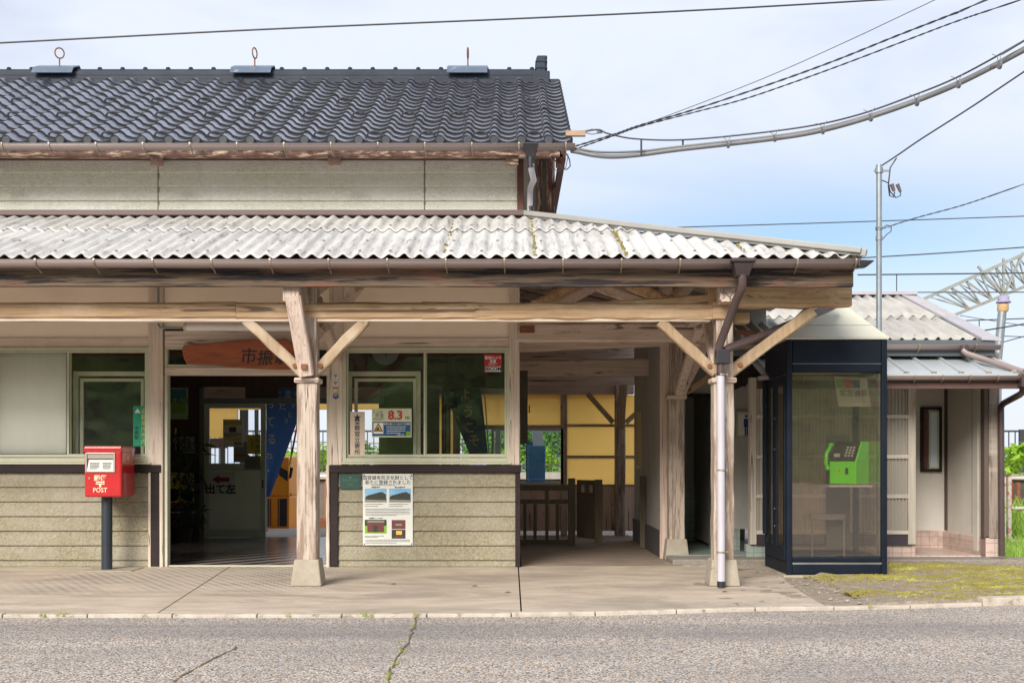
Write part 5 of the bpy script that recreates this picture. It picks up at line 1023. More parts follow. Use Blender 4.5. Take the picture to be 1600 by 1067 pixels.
for k_, (px, py, d) in enumerate(((1138, 213, 15), (1211, 205, 13), (1286, 192, 14), (1361, 171, 15), (1433, 147, 15), (1498, 119, 15), (1562, 84, 20))):
    hg = MB(cable_g)
    Yc = -1-(px-1060)*.0029; hg.use(cable_g); hg.tube([P(px-12, py+1, Yc), P(px-4, py+4, Yc), P(px-1, py+d, Yc)], .003, 5); hg.tube([P(px+6, py-3, Yc), P(px+1, py+5, Yc), P(px, py+d, Yc)], .003, 5); hg.cyl(P(px, py+d-2, Yc), .034, .02, 'X', 10)
    tag(hg.build('cable_clip'), 'wire clip on the thick hanging cable, %s of seven counted from the roof' % ('first', 'second', 'third', 'fourth', 'fifth', 'sixth', 'seventh')[k_], 'clip', CG)
cable('twisted_cable', [(898, 229, -.6), (960, 210, -.65), (1000, 196, -.8), (1080, 173, -1), (1200, 133, -1.4), (1300, 97, -1.8), (1400, 57, -2.2), (1500, 18, -2.6), (1560, -8, -2.8)], .005, 'upper twisted black service cable rising from the roof corner', twist=.008)
cable('twisted_cable', [(903, 232, -.58), (960, 212, -.63), (1000, 198, -.78), (1080, 177, -.95), (1160, 156, -1.2), (1240, 129, -1.5), (1320, 100, -1.8), (1420, 62, -2.2), (1500, 32, -2.5), (1620, -8, -3)], .004, 'lower twisted black service cable rising from the roof corner', twist=.006)
cable('thin_wire', [(912, 226, -.6), (990, 200, -.8), (1070, 171, -1.0), (1200, 120, -1.4), (1330, 62, -1.8), (1470, -4, -2.3)], .0035, 'thin straight wire, uppermost of those leaving the roof corner')
cable('pole_cable', [(1376, 260, -.2), (1402, 243, -.25), (1440, 217, -.4), (1520, 166, -.8), (1620, 99, -1.3)], .008, 'black cable from the top of the steel pole up to the right')
cable('twisted_cable', [(1380, 357, -.2), (1430, 341, -.3), (1500, 322, -.5), (1560, 302, -.7), (1620, 281, -.9)], .004, 'twisted cable from the middle clamp of the steel pole to the right', twist=.005)
t = thing('cable_bracket', 'rusty flat steel arm holding cables at the tiled roof corner', 'bracket', P(905, 209, -.6)); q = MB(mat('tan_steel', (.4, .26, .17), (.3, .2, .13), (20, 20, 20), rough=.6)); q.pbox(884, 915, 204, 212, -.62, .05); q.build('arm', t)
q = MB(steel_m); q.tube([P(912, 205, -.6), P(925, 202, -.6), P(937, 205, -.6)], .006, 6); q.tube([P(912, 207, -.6), P(925, 210, -.6), P(937, 208, -.6)], .006, 6); q.cyl(P(937, 206, -.6), .018, .05, 'X', 8); q.build('shackle', t)
t = MB(black_pl); t.tube([P(885, 240, -.5), P(890, 250, -.5), P(891, 260, -.5), P(886, 265, -.5), P(878, 264, -.5), (P(873, 258, -.5)), P(862, 245, -.5)], .006, 6); t.tube([P(888, 242, -.5), P(884, 262, -.5), P(872, 268, -.5), P(858, 260, -.5)], .004, 6); tag(t.build('cable_loop'), 'loose loops of black cable hanging under the tiled roof corner', 'cable')

# ------------------------------------------------------------------ railway side
# wicket fence and gate in the passage
Yf = 3.0; t = thing('wicket_fence', 'low dark wooden picket barrier across the passage', 'fence', P(850, 852, Yf))
q = MB(gate_m); q.pbox(810, 888, 758, 766, Yf, .06); q.pbox(810, 888, 780, 787, Yf+.005, .05); q.pbox(810, 888, 843, 851, Yf+.0, .06); q.build('rail', t, bevel=.004)
for px in (820, 836, 871):
    q = MB(gate_m); q.pbox(px-2.5, px+2.5, 787, 843, Yf+.01, .04); q.build('picket', t, bevel=.003)
q = MB(gate_m); q.pbox(852, 857, 766, 843, Yf+.003, .05); q.build('picket', t, bevel=.003)
q = MB(gate_m); q.pbox(888, 899, 747, 853, Yf-.01, .1); q.build('gate_post', t, bevel=.006)
t = thing('wicket_gate', 'dark wooden gate leaf standing open beside the picket barrier', 'gate', P(920, 850, 2.9))
A0, A1 = Vector((PX(901, 3.25), 3.25, 0)), Vector((PX(930, 2.85), 2.85, 0)); dd = (A1-A0)
def gp2(u0, u1, z0, z1, th_, m=gate_m, nm='board', off=0):
    q = MB(m); a = A0+dd*u0; b = A0+dd*u1; n_ = Vector((dd.y, -dd.x, 0)).normalized()*-1; o_ = n_*off
    q.hexa([a+o_+Vector((0, 0, z0)), b+o_+Vector((0, 0, z0)), b+o_+n_*th_+Vector((0, 0, z0)), a+o_+n_*th_+Vector((0, 0, z0))], [a+o_+Vector((0, 0, z1)), b+o_+Vector((0, 0, z1)), b+o_+n_*th_+Vector((0, 0, z1)), a+o_+n_*th_+Vector((0, 0, z1))]); return q.build(nm, t, bevel=.003)
gp2(0, 1, .09, .62, .03, nm='panel'); gp2(0, 1, .78, .84, .035, nm='top_rail'); gp2(0, .15, .6, .8, .03, nm='stile'); gp2(.42, .58, .6, .8, .03, nm='stile'); gp2(.85, 1, .6, .8, .03, nm='stile'); gp2(0, 1, .62, .68, .032, nm='middle_rail')
for u in (.1, .25, .4, .55, .7, .85): gp2(u, u+.06, .1, .6, .02, nm='batten', off=-.018 if False else .031)
q = MB(gate_m); q.box(A1.x-.01, A1.x+.09, A1.y-.03, A1.y+.02, .05, .85); q.build('closing_edge', t, bevel=.004)
q = MB(gate_m); Yg = 2.6; q.box(1.6, 1.67, Yg-.05, Yg, 0, .9); tag(q.build('gate_jamb', bevel=.004), 'single dark post against the passage wall facing the gate', 'post')
c = MB(mat('dark_sign_back', (.06, .05, .03), (.04, .035, .02), (9, 9, 9))); c.box(.08, PX(824.5, 1.2), 1.2, 1.25, PZ(693, 1.2), PZ(579, 1.2)); c.box(PX(826, 1.2), PX(828, 1.2), 1.2, 1.21, PZ(645, 1.2), PZ(633, 1.2)); tag(c.build('hanging_board'), 'narrow dark board hanging on the wall inside the passage', 'board')
# platform shelter wall with yellow panels
SY = 5.1; SH = thing('platform_shelter', 'wooden platform screen glazed with glowing yellow plastic sheets', 'shelter', (0.6, SY, 0))
def sx_(px): return PX(px, SY)
def sz_(py): return PZ(py, SY)
q = MB(paint_h); q.box(sx_(680), sx_(990), SY-.06, SY+.08, sz_(616), sz_(600)); q.build('head_beam', SH, bevel=.005)
for a, b in ((678, 686), (694, 703), (708, 719), (876, 886), (1000, 1012)):
    q = MB(paint_v); q.box(sx_(a), sx_(b), SY-.03, SY+.06, 0, sz_(600)); q.build('stud', SH, bevel=.004)
q = MB(post_m); q.beam((sx_(968), SY-.06, 0), (sx_(968), SY-.06, 2.3), .15, .15, (0, 1, 0), 10, .003, .012); q.build('post', SH)
q = MB(raw_v); q.beam(P(958, 660, SY-.09), P(918, 615, SY-.09), .07, .07, (0, 1, 0)); q.beam(P(978, 660, SY-.09), P(1000, 640, SY-.09), .07, .07, (0, 1, 0)); q.beam(P(970, 668, SY-.2), P(974, 600, SY-.5), .1, .1, (0, 1, 0)); q.build('brace', SH)
q = MB(paint_h); 
for a, b in ((886, 1000),):
    for py in (664, 713, 758): q.box(sx_(a), sx_(b), SY-.01, SY+.04, sz_(py+2.5), sz_(py-1.5))
q.box(sx_(719), sx_(876), SY-.02, SY+.04, sz_(671), sz_(664)); q.box(sx_(719), sx_(876), SY-.02, SY+.05, sz_(762), sz_(756)); q.build('rail', SH)
q = MB(yellow_m); q.box(sx_(886), sx_(1000), SY+.012, SY+.018, sz_(758), sz_(617)); q.build('yellow_sheet', SH)
q = MB(yellow_m); q.box(sx_(719), sx_(876), SY+.012, SY+.018, sz_(665), sz_(617)); q.build('yellow_sheet', SH)
q = MB(yellow_m); q.box(sx_(703), sx_(708), SY+.012, SY+.018, sz_(758), sz_(617)); q.build('yellow_sheet', SH); q = MB(yellow_m); q.box(sx_(686), sx_(694), SY+.012, SY+.018, sz_(758), sz_(617)); q.build('yellow_sheet', SH)
bd = painted('shelter_boards', WV, PV, (.85, .64, .53), (.68, .49, .4), (.35, .22, .15)); q = MB(bd); q.walls(sx_(680), sx_(1000), .06, sz_(757), SY+.0, SY+.03, [])
for px in (886, 905, 924, 943, 750, 800, 840, 860): q.box(sx_(px), sx_(px)+.03, SY-.02, SY-.001, .06, sz_(760))
q.box(sx_(719), sx_(960), SY-.022, SY-.002, sz_(790), sz_(786)); q.build('lower_boards', SH)
q = MB(mat('white_window_metal', (.6, .6, .58))); q.frame(sx_(768), sx_(880), sz_(757), sz_(669), SY-.03, SY+.02, .035); w3 = q.build('window', SH); q = MB(clear_m); q.box(sx_(771), sx_(877), SY-.012, SY-.009, sz_(754), sz_(672)); q.build('pane', w3)
# platform roof
q = MB(paint_h); q.quad((-9, 4.5, 2.9), (1.75, 4.5, 2.9), (1.75, 5.75, 2.5), (-9, 5.75, 2.5)); q.build('platform_canopy', B, solid=.03)
for k in range(22):
    c = MB(paint_y); x = -8.6+k*.48; c.beam((x, 4.6, 2.8), (x, 5.7, 2.42), .05, .07); c.build('platform_rafter', B)
q = MB(paint_h); q.box(-9, 1.75, 5.58, 5.7, 2.03, 2.45); q.box(.05, 1.75, 4.56, 4.62, 2.17, 3.45); q.build('platform_beam', B)
q = MB(yellow_m); q.box(PX(300, 5.72), PX(592, 5.72), 5.72, 5.74, PZ(640, 5.72), PZ(631, 5.72)); q.box(PX(318, 5.72), PX(372, 5.72), 5.72, 5.74, PZ(684, 5.72), PZ(640, 5.72)); tag(q.build('yellow_wind_panel'), 'yellow plastic wind panel hanging from the platform canopy edge', 'panel')
q = MB(bd); q.box(PX(290, 5.75), PX(356, 5.75), 5.73, 5.77, PZ(700, 5.75), PZ(684.5, 5.75)); q.build('wind_board', B)
q = MB(mat('white_window_metal2', (.6, .6, .58))); 
for a, b in ((316, 330), (345, 352), (375, 388), (398, 404)): q = MB(bpy.data.materials['white_window_metal2']); q.box(PX(a, 5.75), PX(b, 5.75), 5.73, 5.76, PZ(760, 5.75), PZ(700, 5.75) if a < 370 else PZ(640, 5.75)); q.build('rear_glazing_bar', B)
# blue board and white cabinet on the platform
t = thing('blue_vending_case', 'blue box standing on the platform behind the shelter window', 'box', P(839, 756, 6.9)); q = MB(mat('blue_case', (.02, .13, .33), (.03, .17, .38), (40, 40, 40), rough=.5)); q.box(PX(825, 6.9), PX(852, 6.9), 6.9, 7.3, -.4, PZ(696, 6.9)); q.build('case', t, bevel=.01); q = MB(mat('off_white_case', (.6, .6, .58))); q.box(PX(833, 7.0), PX(849, 7.0), 7.31, 7.5, -.4, PZ(664, 7.0)); q.build('cabinet', t); q = MB(blue_ink); q.box(PX(822, 7.2), PX(833, 7.2), 7.3, 7.4, -.4, PZ(690, 7.2)); q.build('side_cover', t)
q = MB(steel_m); q.box(PX(774, 6.9), PX(782, 6.9), 6.9, 6.98, -.4, 2.2); tag(q.build('platform_post'), 'grey steel upright behind the shelter window', 'post')
# orange rail trolley
Ym = 6.68; t = thing('rail_motor_trolley', 'orange inspection trolley with black windows standing by the track', 'trolley', P(430, 829, Ym)); orm = mat('orange_paint', (1.0, .36, .015), (.9, .3, .012), (6, 6, 6), rough=.4)
xa, xb = PX(385, Ym), PX(452, Ym); q = MB(orm)
q.hexa([(xa, Ym, .0), (xb, Ym, .0), (xb, Ym+1.0, .0), (xa, Ym+1.0, 0)], [(xa, Ym, PZ(775, Ym)), (xb-.0, Ym, PZ(775, Ym)), (xb, Ym+1.0, PZ(775, Ym)), (xa, Ym+1.0, PZ(775, Ym))])
q.hexa([(xa, Ym+.002, PZ(775, Ym)+.001), (xb, Ym+.002, PZ(775, Ym)+.001), (xb, Ym+1, PZ(775, Ym)), (xa, Ym+1, PZ(775, Ym))], [(xa, Ym+.12, PZ(714, Ym)), (xb-.03, Ym+.12, PZ(714, Ym)), (xb-.03, Ym+.9, PZ(712, Ym)), (xa, Ym+.9, PZ(712, Ym))]); q.build('body', t, bevel=.02)
q = MB(black_pl)
for a, b in ((437, 448), (415, 420)): q = MB(black_pl); q.pbox(a, b, 779, 822, Ym-.006, .005); q.build('black_panel', t)
for a in (422, 434): q = MB(black_pl); q.pbox(a, a+1.5, 779, 822, Ym-.006, .005); q.build('black_stripe', t)
q = MB(black_pl); q.add([P(436, 728, Ym+.05), P(449.5, 736, Ym+.04), P(449.5, 752, Ym+.02), P(436, 742, Ym+.03)], [(3, 2, 1, 0)]); q.add([P(432.5, 722, Ym+.06), P(434, 722, Ym+.06), P(434, 746, Ym), P(432.5, 746, Ym)], [(3, 2, 1, 0)]); q.build('window', t)
q = MB(mat('cream_lamp', (.7, .6, .4))); q.cyl(P(454, 772, Ym+.1), .03, .06, 'X', 10); q.build('lamp', t)
q = MB(mat('dark_mirror', (.03, .03, .035))); q.add([P(453, 729, Ym), P(458, 731, Ym), P(455, 746, Ym), P(451, 748, Ym)], [(3, 2, 1, 0)]); q.build('mirror', t, solid=.02)
# gate rod
t = thing('striped_rod', 'red, black and yellow striped rod leaning behind the entrance post', 'rod', P(452, 720, Ym-.05)); cols3 = [mat('rod_yellow', (.75, .5, .02)), mat('rod_black', (.03, .03, .03)), mat('rod_red', (.55, .02, .03))]
pA, pB = P(452, 728, Ym-.05), P(471, 630, Ym-.05)
for k, (a, b, m2) in enumerate(((0, .2, 0), (.2, .42, 1), (.42, .62, 2), (.62, .8, 1), (.8, 1, 0))):
    q = MB(cols3[m2]); q.tube([pA.lerp(pB, a), pA.lerp(pB, b)], .016, 8); q.build('band', t)
# far side: track, retaining wall, railing
q = MB(track_m); q.box(-60, 60, 6.61, 17.2, -.6, -.36); kind(q.build('track_bed'), 'structure')
for Yr in (13.2, 14.27):
    q = MB(rust_m); q.box(-60, 60, Yr-.035, Yr+.035, -.34, -.2); q.box(-60, 60, Yr-.07, Yr+.07, -.359, -.34); tag(q.build('rail'), 'rusty steel rail of the track, %s the platform' % ('nearer' if Yr < 14 else 'farther from'), 'rail')
q = MB(mat('brown_far_rail_bed', (.14, .08, .06))); q.box(-60, 60, 12.8, 14.7, -.359, -.35); kind(q.build('sleepers'), 'stuff')
rw = mat('stained_retaining_wall', (.17, .14, .11), (.1, .08, .065), (1.4, 1.4, 1.4), 8, (.3, .26, .2), (4, 4, 4), (.58, .7), rough=.95, bump=1.5, bs=(10, 10, 10))
t = thing('retaining_wall', 'stained concrete wall of the far platform beyond the track', 'wall', (0, 18, -.35)); q = MB(rw); q.box(-60, 60, 18, 18.4, -.6, .62); q.build('wall_face', t)
q = MB(mat('coping_concrete', (.4, .35, .29), (.3, .26, .22), (6, 6, 6), rough=.9)); q.box(-60, 60, 17.85, 22, .621, .78); q.build('coping', t)
q = MB(mat('rust_stain_post', (.3, .08, .03))); 
for px in (507, 900, 1578, 380): q.box(PX(px, 17.9), PX(px+6, 17.9), 17.93, 17.999, -.4, .6)
q.build('rusty_upright', t)
q = MB(white_ink); q.pbox(493, 512, 741.5, 744.5, 17.84, .005); q.build('white_stain', t)
FYr = 19.0; fence_m = mat('dark_grey_rail_paint', (.035, .037, .04)); zt_ = PZ(672, FYr)
t = thing('platform_railing', 'dark metal railing along the far platform edge', 'railing', (0, FYr, .78))
q = MB(fence_m); q.box(-14, 16, FYr-.02, FYr+.02, zt_-.05, zt_); q.box(-14, 16, FYr-.02, FYr+.02, PZ(728, FYr), PZ(726, FYr)); q.build('rail', t)
q = MB(fence_m); x = -13.9; k = 0
while x < 16:
    if k % 9 == 0: q.box(x-.06, x+.06, FYr-.05, FYr+.05, .78, zt_+.02)
    else: q.box(x-.012, x+.012, FYr-.012, FYr+.012, .8, zt_-.02)
    x += .17; k += 1
q = q.build('bars', t); kind(q, 'stuff')
q = MB(mat('pale_cable_rail', (.4, .36, .33))); q.tube([P(380, 688, FYr+.3), P(620, 693, FYr+.3)], .025, 6); tag(q.build('hand_rail'), 'pale sloping hand rail behind the dark railing, upper of two', 'rail'); q = MB(bpy.data.materials['pale_cable_rail']); q.tube([P(380, 697, FYr+.3), P(620, 706, FYr+.3)], .025, 6); tag(q.build('hand_rail'), 'pale sloping hand rail behind the dark railing, lower of two', 'rail')
# bushes
def bush(cx, cy, z0, w_, h_, n, seed, label, m, leaf=.07):
    rn = random.Random(seed); q = MB(m)
    blobs = [(rn.uniform(-.5, .5)*w_, rn.uniform(-.25, .25)*w_, z0+h_*rn.uniform(.15, .75), rn.uniform(.22, .42)*h_) for i in range(9)]
    for i in range(n):
        bx_, by_, bz_, br_ = rn.choice(blobs); d = Vector((rn.gauss(0, 1), rn.gauss(0, 1), rn.gauss(0, 1))).normalized()*br_*rn.uniform(.6, 1.15)
        c0 = Vector((cx+bx_, cy+by_, bz_))+Vector((d.x*1.3, d.y, d.z)); a = Vector((rn.gauss(0, 1), rn.gauss(0, 1), rn.gauss(0, .6))).normalized(); b = a.cross(Vector((rn.gauss(0, 1), rn.gauss(0, 1), rn.gauss(0, 1)))).normalized(); l = leaf*rn.uniform(.6, 1.4)
        q.add([c0-a*l, c0+b*l*.45, c0+a*l, c0-b*l*.45], [(0, 1, 2, 3)])
    t = thing('bush', label, 'bush', (cx, cy, z0), 'bushes beyond the railway'); q.build('foliage', t); s_ = MB(mat('bush_stem', (.08, .05, .03))); s_.tube([(cx, cy, z0-.3), (cx, cy, z0+h_*.5)], .04, 6, r1=.015); s_.build('stem', t)
leaf_y = translucent('bright_leaf', (.3, .5, .04), .4); leaf_g = translucent('mid_green_leaf', (.11, .27, .04), .35)
bush(PX(470, 21), 21, .7, 2.0, .72, 2600, 1, 'bright green bush behind the railing, seen left of the entrance post', leaf_y)
bush(PX(505, 21.5), 21.5, .7, 1.6, .9, 2600, 2, 'bright green bush behind the railing, seen right of the entrance post', leaf_y)
bush(PX(590, 22), 22, .7, 2.6, 1.0, 2600, 3, 'green bush seen through the window behind the altitude card', leaf_g)
bush(PX(782, 22), 22, .7, 2.2, 1.9, 4200, 4, 'tall green bush seen through the window beside the blue banner', leaf_g)
bush(PX(865, 22.4), 22.4, .7, 1.8, 2.0, 4200, 5, 'tall pale green bush seen right of the blue box', leaf_g)
bush(PX(825, 21), 21, .7, 1.4, .8, 2400, 6, 'low bright bush seen left of the blue box', leaf_y)
# right edge: gate, grass, bush
Yr = 3.4; t = thing('rusty_pipe_gate', 'white and rust pipe gate beside the toilet block', 'gate', P(1590, 850, Yr)); rwm = mat('rusty_white_paint', (.6, .55, .48), (.5, .44, .38), (6, 6, 6), 5, (.35, .13, .04), (12, 12, 12), (.52, .62), rough=.7, bump=.4)
q = MB(rwm)
for px in (1569, 1577.5): q.tube([P(px, 849, Yr), P(px, 745, Yr)], .028, 8)
for py in (747, 794, 845): q.tube([P(1577.5, py, Yr), P(1700, py, Yr)], .024, 8)
for py in (747, 794, 845): q.tube([P(1540, py, Yr), P(1569, py, Yr)], .024, 8)
q.build('pipe_frame', t)
q = MB(rust_m); q.box(PX(1590, 9), PX(1594, 9), 9, 9.1, -.4, .7); tag(q.build('iron_stake'), 'rusty iron stake in the grass, right one behind the pipe gate', 'stake'); q = MB(rust_m); q.box(PX(1575, 11), PX(1580, 11), 11, 11.1, -.4, .8); tag(q.build('iron_stake'), 'rusty iron stake in the grass, left one behind the pipe gate', 'stake')
g = MB(mat('tall_grass_blade', (.16, .33, .03), (.3, .42, .05), (2, 2, 2), rough=.6)); rn = random.Random(8)
for i in range(9000):
    y = rn.uniform(1.2, 9.5); x = rn.uniform(PX(1540, y), PX(1720, y)); h = rn.uniform(.05, .13) if y < 3.4 else rn.uniform(.15, .45)*(1.4 if noise.noise(Vector((x*1.5, y, 0))) > 0 else .6); a = rn.uniform(0, 6.28); l = h*.4
    zg = -.01 if y < 6.4 else -.36
    g.add([(x-.006, y, zg), (x+.006, y, zg), (x+l*math.cos(a)*.5+.004, y+l*math.sin(a)*.5, zg+h*.6), (x+l*math.cos(a), y+l*math.sin(a), zg+h)], [(0, 1, 2), (0, 2, 3)])
kind(g.build('grass'), 'stuff')
g = MB(gravel_m); g.box(5.35, 14, .6, 3.45, -.2, -.004); kind(g.build('side_ground'), 'structure')
bush(PX(1590, 20), 20, .7, 3.4, .55, 2600, 11, 'low green bush on the far platform at the right edge', leaf_y)
bush(PX(1612, 16), 16, .75, 1.2, .95, 260, 12, 'sprig of large leaves rising at the right edge', leaf_y, .14)
# catenary gantry
t = thing('overhead_gantry', 'grey lattice gantry arm with insulator on a steel mast above the tracks', 'gantry', P(1560, 720, 16)); Yc = 16.0
q = MB(steel_m); q.tube([P(1556, 760, Yc), P(1559, 560, Yc), P(1566, 487, Yc)], .1, 12, r1=.1); q.build('mast', t)
q = MB(mat('lilac_insulator', (.3, .27, .42))); q.lathe(P(1568, 463, Yc), [(.0, .0), (.13, 0), (.13, -.1), (.17, -.13), (.17, -.16), (.1, -.17)][::-1], 16); q.use(mat('tan_insulator', (.55, .36, .18))); q.lathe(P(1567, 487, Yc), [(.11, 0), (.13, .03), (.13, .18)], 16); q.build('insulator', t)
tA, tB = P(1438, 470, Yc), P(1862, 280, Yc); lA, lB = P(1490, 493, Yc), P(1810, 363, Yc)
q = MB(mat('grey_green_lattice', (.28, .3, .28), (.22, .23, .21), (3, 3, 3), 5, (.3, .16, .08), (5, 5, 5), (.56, .66), rough=.6))
for o_ in (0, .45):
    q.beam(tA+Vector((0, o_, 0)), tB+Vector((0, o_, 0)), .07, .07)
q.beam(lA, lB, .07, .07); n = 18
for i in range(n):
    a, b = tA.lerp(tB, i/n), tA.lerp(tB, (i+1)/n); c0 = lA.lerp(lB, (i+.4)/n)
    if i < 1: c0 = b
    q.beam(a, c0, .035, .035); q.beam(c0, b, .035, .035); q.beam(a+Vector((0, .45, 0)), c0, .03, .03); q.beam(c0, b+Vector((0, .45, 0)), .03, .03); q.beam(a, b+Vector((0, .45, 0)), .025, .025)
for dx in (-8, 0, 6): q.beam(P(1568, 463, Yc), P(1568+dx*5, 404-dx*1.5, Yc), .05, .05)
q.build('lattice', t)
CW = 'overhead railway wires'
for i, (pts, r, lab) in enumerate((
    ([(760, 366, 15), (1040, 356, 15), (1300, 348, 15), (1600, 338, 15), (1660, 336, 15)], .012, 'thin blue grey wire, highest of those over the toilet block'),
    ([(1330, 404, 15), (1480, 395, 15), (1620, 385, 15)], .014, 'catenary wire second from top, sloping gently beside the steel pole'),
    ([(1340, 429.5, 15), (1620, 426.5, 15)], .016, 'level catenary wire just above the corrugated ridge of the toilet block'),
    ([(1300, 457, 15), (1620, 456.5, 15)], .012, 'level contact wire grazing the ridge of the toilet block'),
    ([(1505, 501, 22), (1620, 497, 22)], .016, 'level wire passing behind the mast below the lattice arm'),
    ([(1540, 516, 14), (1620, 503, 14)], .016, 'dark wire rising to the right beside the mast'),
    ([(1500, 493, 22), (1620, 512, 22)], .01, 'faint wire falling to the right past the mast'),
    ([(1565, 525, 20), (1620, 527, 20)], .012, 'lowest level wire right of the mast'),
    ([(1562, 536, 18), (1620, 520, 18)], .012, 'short wire rising right from the corner of the toilet roof'))): cable('catenary_wire', pts, r, lab, grp=CW)
for px, a, b in ((1401, 430, 457), (1530, 500, 510)):
    q = MB(cable_m); q.tube([P(px, a, 15), P(px, b, 15)], .012, 5); tag(q.build('wire_dropper'), 'short vertical dropper %s' % ('joining two level wires right of the steel pole' if px == 1401 else 'on the wire left of the gantry mast'), 'dropper')
# ------------------------------------------------------------------ things in the hall
t = thing('wall_clock', 'round white clock high on the dark wall inside the window', 'clock', P(602, 551, 4.4)); Yk = 4.38; C0 = P(602.5, 550, Yk)
q = MB(mat('clock_rim', (.3, .3, .3), metal=.5, rough=.3)); q.lathe(C0, [(.175, .04), (.195, .0), (.18, -.012)], 28, 'Y'); q.build('rim', t); q = MB(mat('clock_face', (.85, .87, .87))); q.cyl(C0+Vector((0, .01, 0)), .178, .02, 'Y', 28); q.build('face', t)
q = MB(ink)
for h_ in range(12):
    a = math.pi/2-(h_+1)*math.pi/6; q.text(str(h_+1), C0.x+.135*math.cos(a), Yk-.006, C0.z+.135*math.sin(a), .055)
q.beam(C0+Vector((0, -.012, 0)), C0+Vector((.01, -.012, -.06)), .01, .004, (0, 1, 0)); q.beam(C0+Vector((0, -.014, 0)), C0+Vector((.07, -.014, .06)), .008, .004, (0, 1, 0)); q.build('hands_and_numerals', t)
def banner(name, label, outline, Y, m, texts, pole):
    t = thing(name, label, 'banner', P(outline[0][0][0], 850, Y)); L_, R_ = outline; q = MB(m); n = 30; k = 8; vs = []
    for i in range(n+1):
        f = i/n; a = P(*[L_[0][j]+(L_[1][j]-L_[0][j])*f for j in (0, 1)], Y); b = P(*[R_[0][j]+(R_[1][j]-R_[0][j])*f for j in (0, 1)], Y)
        for j in range(k+1):
            g_ = j/k; p = a.lerp(b, g_); p.y += .03*math.sin(g_*7+f*3)*(f+.2); vs.append(p)
    q.add(vs, [(i*(k+1)+j, i*(k+1)+j+1, (i+1)*(k+1)+j+1, (i+1)*(k+1)+j) for i in range(n) for j in range(k)], True); q.build('cloth', t)
    q = MB(mat('banner_print', texts[0]))
    for s_, px, py, sz, ln in texts[1]: q.text(s_, PX(px, Y-.09), Y-.09, PZ(py, Y-.09), sz, .9, bold=.02, lean=ln)
    q.build('lettering', t); q = MB(steel_m); q.tube([P(*pole[0], Y+.05), P(*pole[1], Y+.05)], .01, 6); q.build('pole', t); return t
banner('blue_banner', 'blue banner with white brushed characters hanging in the rear doorway', [[(417, 606), (414, 776)], [(483, 606), (422, 776)]], 4.95, translucent('blue_cloth', (.05, .13, .34), .3), ((.62, .64, .68), [('待', 434, 616, .11, 0), ('ま', 450, 616, .14, 0), ('あ', 464, 614, .1, 0), ('っ', 423, 634, .12, 0), ('た', 441, 634, .13, -.1), ('が', 459, 634, .07, 0), ('て', 422, 659, .17, 0), ('と', 453, 648, .08, 0), ('る', 424, 686, .16, 0), ('う', 447, 657, .08, 0), ('ね', 421, 712, .11, 0), ('。', 419, 735, .1, 0)]), ((417, 600), (417, 830)))
banner('welcome_banner', 'dark navy banner reading welcome in brushed kana behind the right window', [[(692, 606), (738, 722)], [(751, 606), (764, 722)]], 4.8, translucent('navy_cloth', (.025, .035, .07), .3), ((.5, .36, .26), [('よ', 727, 617, .2, 0), ('う', 731, 643, .2, .1), ('こ', 734, 668, .18, 0), ('そ', 741, 688, .18, -.1), ('あ', 706, 616, .08, 0), ('い', 707, 628, .08, 0), ('の', 710, 640, .08, 0), ('風', 714, 654, .08, 0)]), ((757, 612), (765, 722)))
Yw = RY-.012
def poster(name, px0, px1, py0, py1, m, label, draw, Y=None, cat='poster'):
    Y = Yw if Y is None else Y; t = thing(name, label, cat, P((px0+px1)/2, py1, Y)); q = MB(m); q.pbox(px0, px1, py0, py1, Y, .006); q.build('sheet', t); q = MB(ink); draw(q, Y-.004); q.build('printing', t); return t
def d1(q, Y): q.use(mat('poster_sea', (.05, .2, .25))); q.pbox(266, 291, 608, 622, Y, .002); q.use(grnp); q.pbox(270, 290, 630, 645, Y, .002); q.use(ink); q.text('糸魚川', PX(279, Y), Y-.003, PZ(626, Y), .09)
poster('mountain_poster', 258, 294, 606, 655, mat('pale_green_paper', (.4, .62, .25), (.2, .4, .25), (5, 5, 5)), 'green framed landscape poster high on the dark wall inside the entrance', d1)
def d2(q, Y): q.scribble(PX(276, Y), PX(302, Y), PZ(706, Y), PZ(684, Y), Y, 5, .03, 4)
poster('leaflet', 274, 304, 682, 708, mat('greyish_leaflet', (.5, .52, .46), (.15, .18, .15), (20, 20, 20)), 'grey green leaflet behind the plant inside the entrance', d2)
def d3(q, Y): q.text('強化中', PX(290, Y), Y, PZ(752, Y), .13, bold=.03); q.lathe(P(270, 773, Y), [(.07, -.002), (.09, -.002)], 20, 'Y'); q.lathe(P(293, 773, Y), [(.07, -.002), (.09, -.002)], 20, 'Y'); q.beam(P(270, 773, Y-.003), P(282, 762, Y-.003), .02, .004, (0, 1, 0)); q.beam(P(282, 762, Y-.003), P(293, 773, Y-.003), .02, .004, (0, 1, 0)); q.pbox(262, 303, 785, 799, Y-.001, .002); q.use(red_ink); q.text('自転車', PX(283, Y), Y-.005, PZ(789, Y), .1, bold=.03); q.use(white_ink); q.pbox(262, 303, 799.5, 801, Y-.002, .002)
poster('bicycle_poster', 262, 303, 738, 801, mat('yellow_poster_paper', (.75, .58, .06)), 'yellow poster with a bicycle low on the wall inside the entrance', d3)
Yd = RY-.075
def d4(q, Y): q.use(paper_y); q.pbox(350, 378, 657, 664, Y, .002); q.pbox(350, 378, 683, 688, Y, .002); q.use(mat('print_brown', (.12, .05, .03))); q.pbox(358, 369, 667, 675, Y, .002); q.use(grey_ink); q.scribble(PX(350, Y), PX(378, Y), PZ(682, Y), PZ(676, Y), Y, 3, .012, 9); q.scribble(PX(366, Y), PX(378, Y), PZ(696, Y), PZ(690, Y), Y, 2, .02, 2)
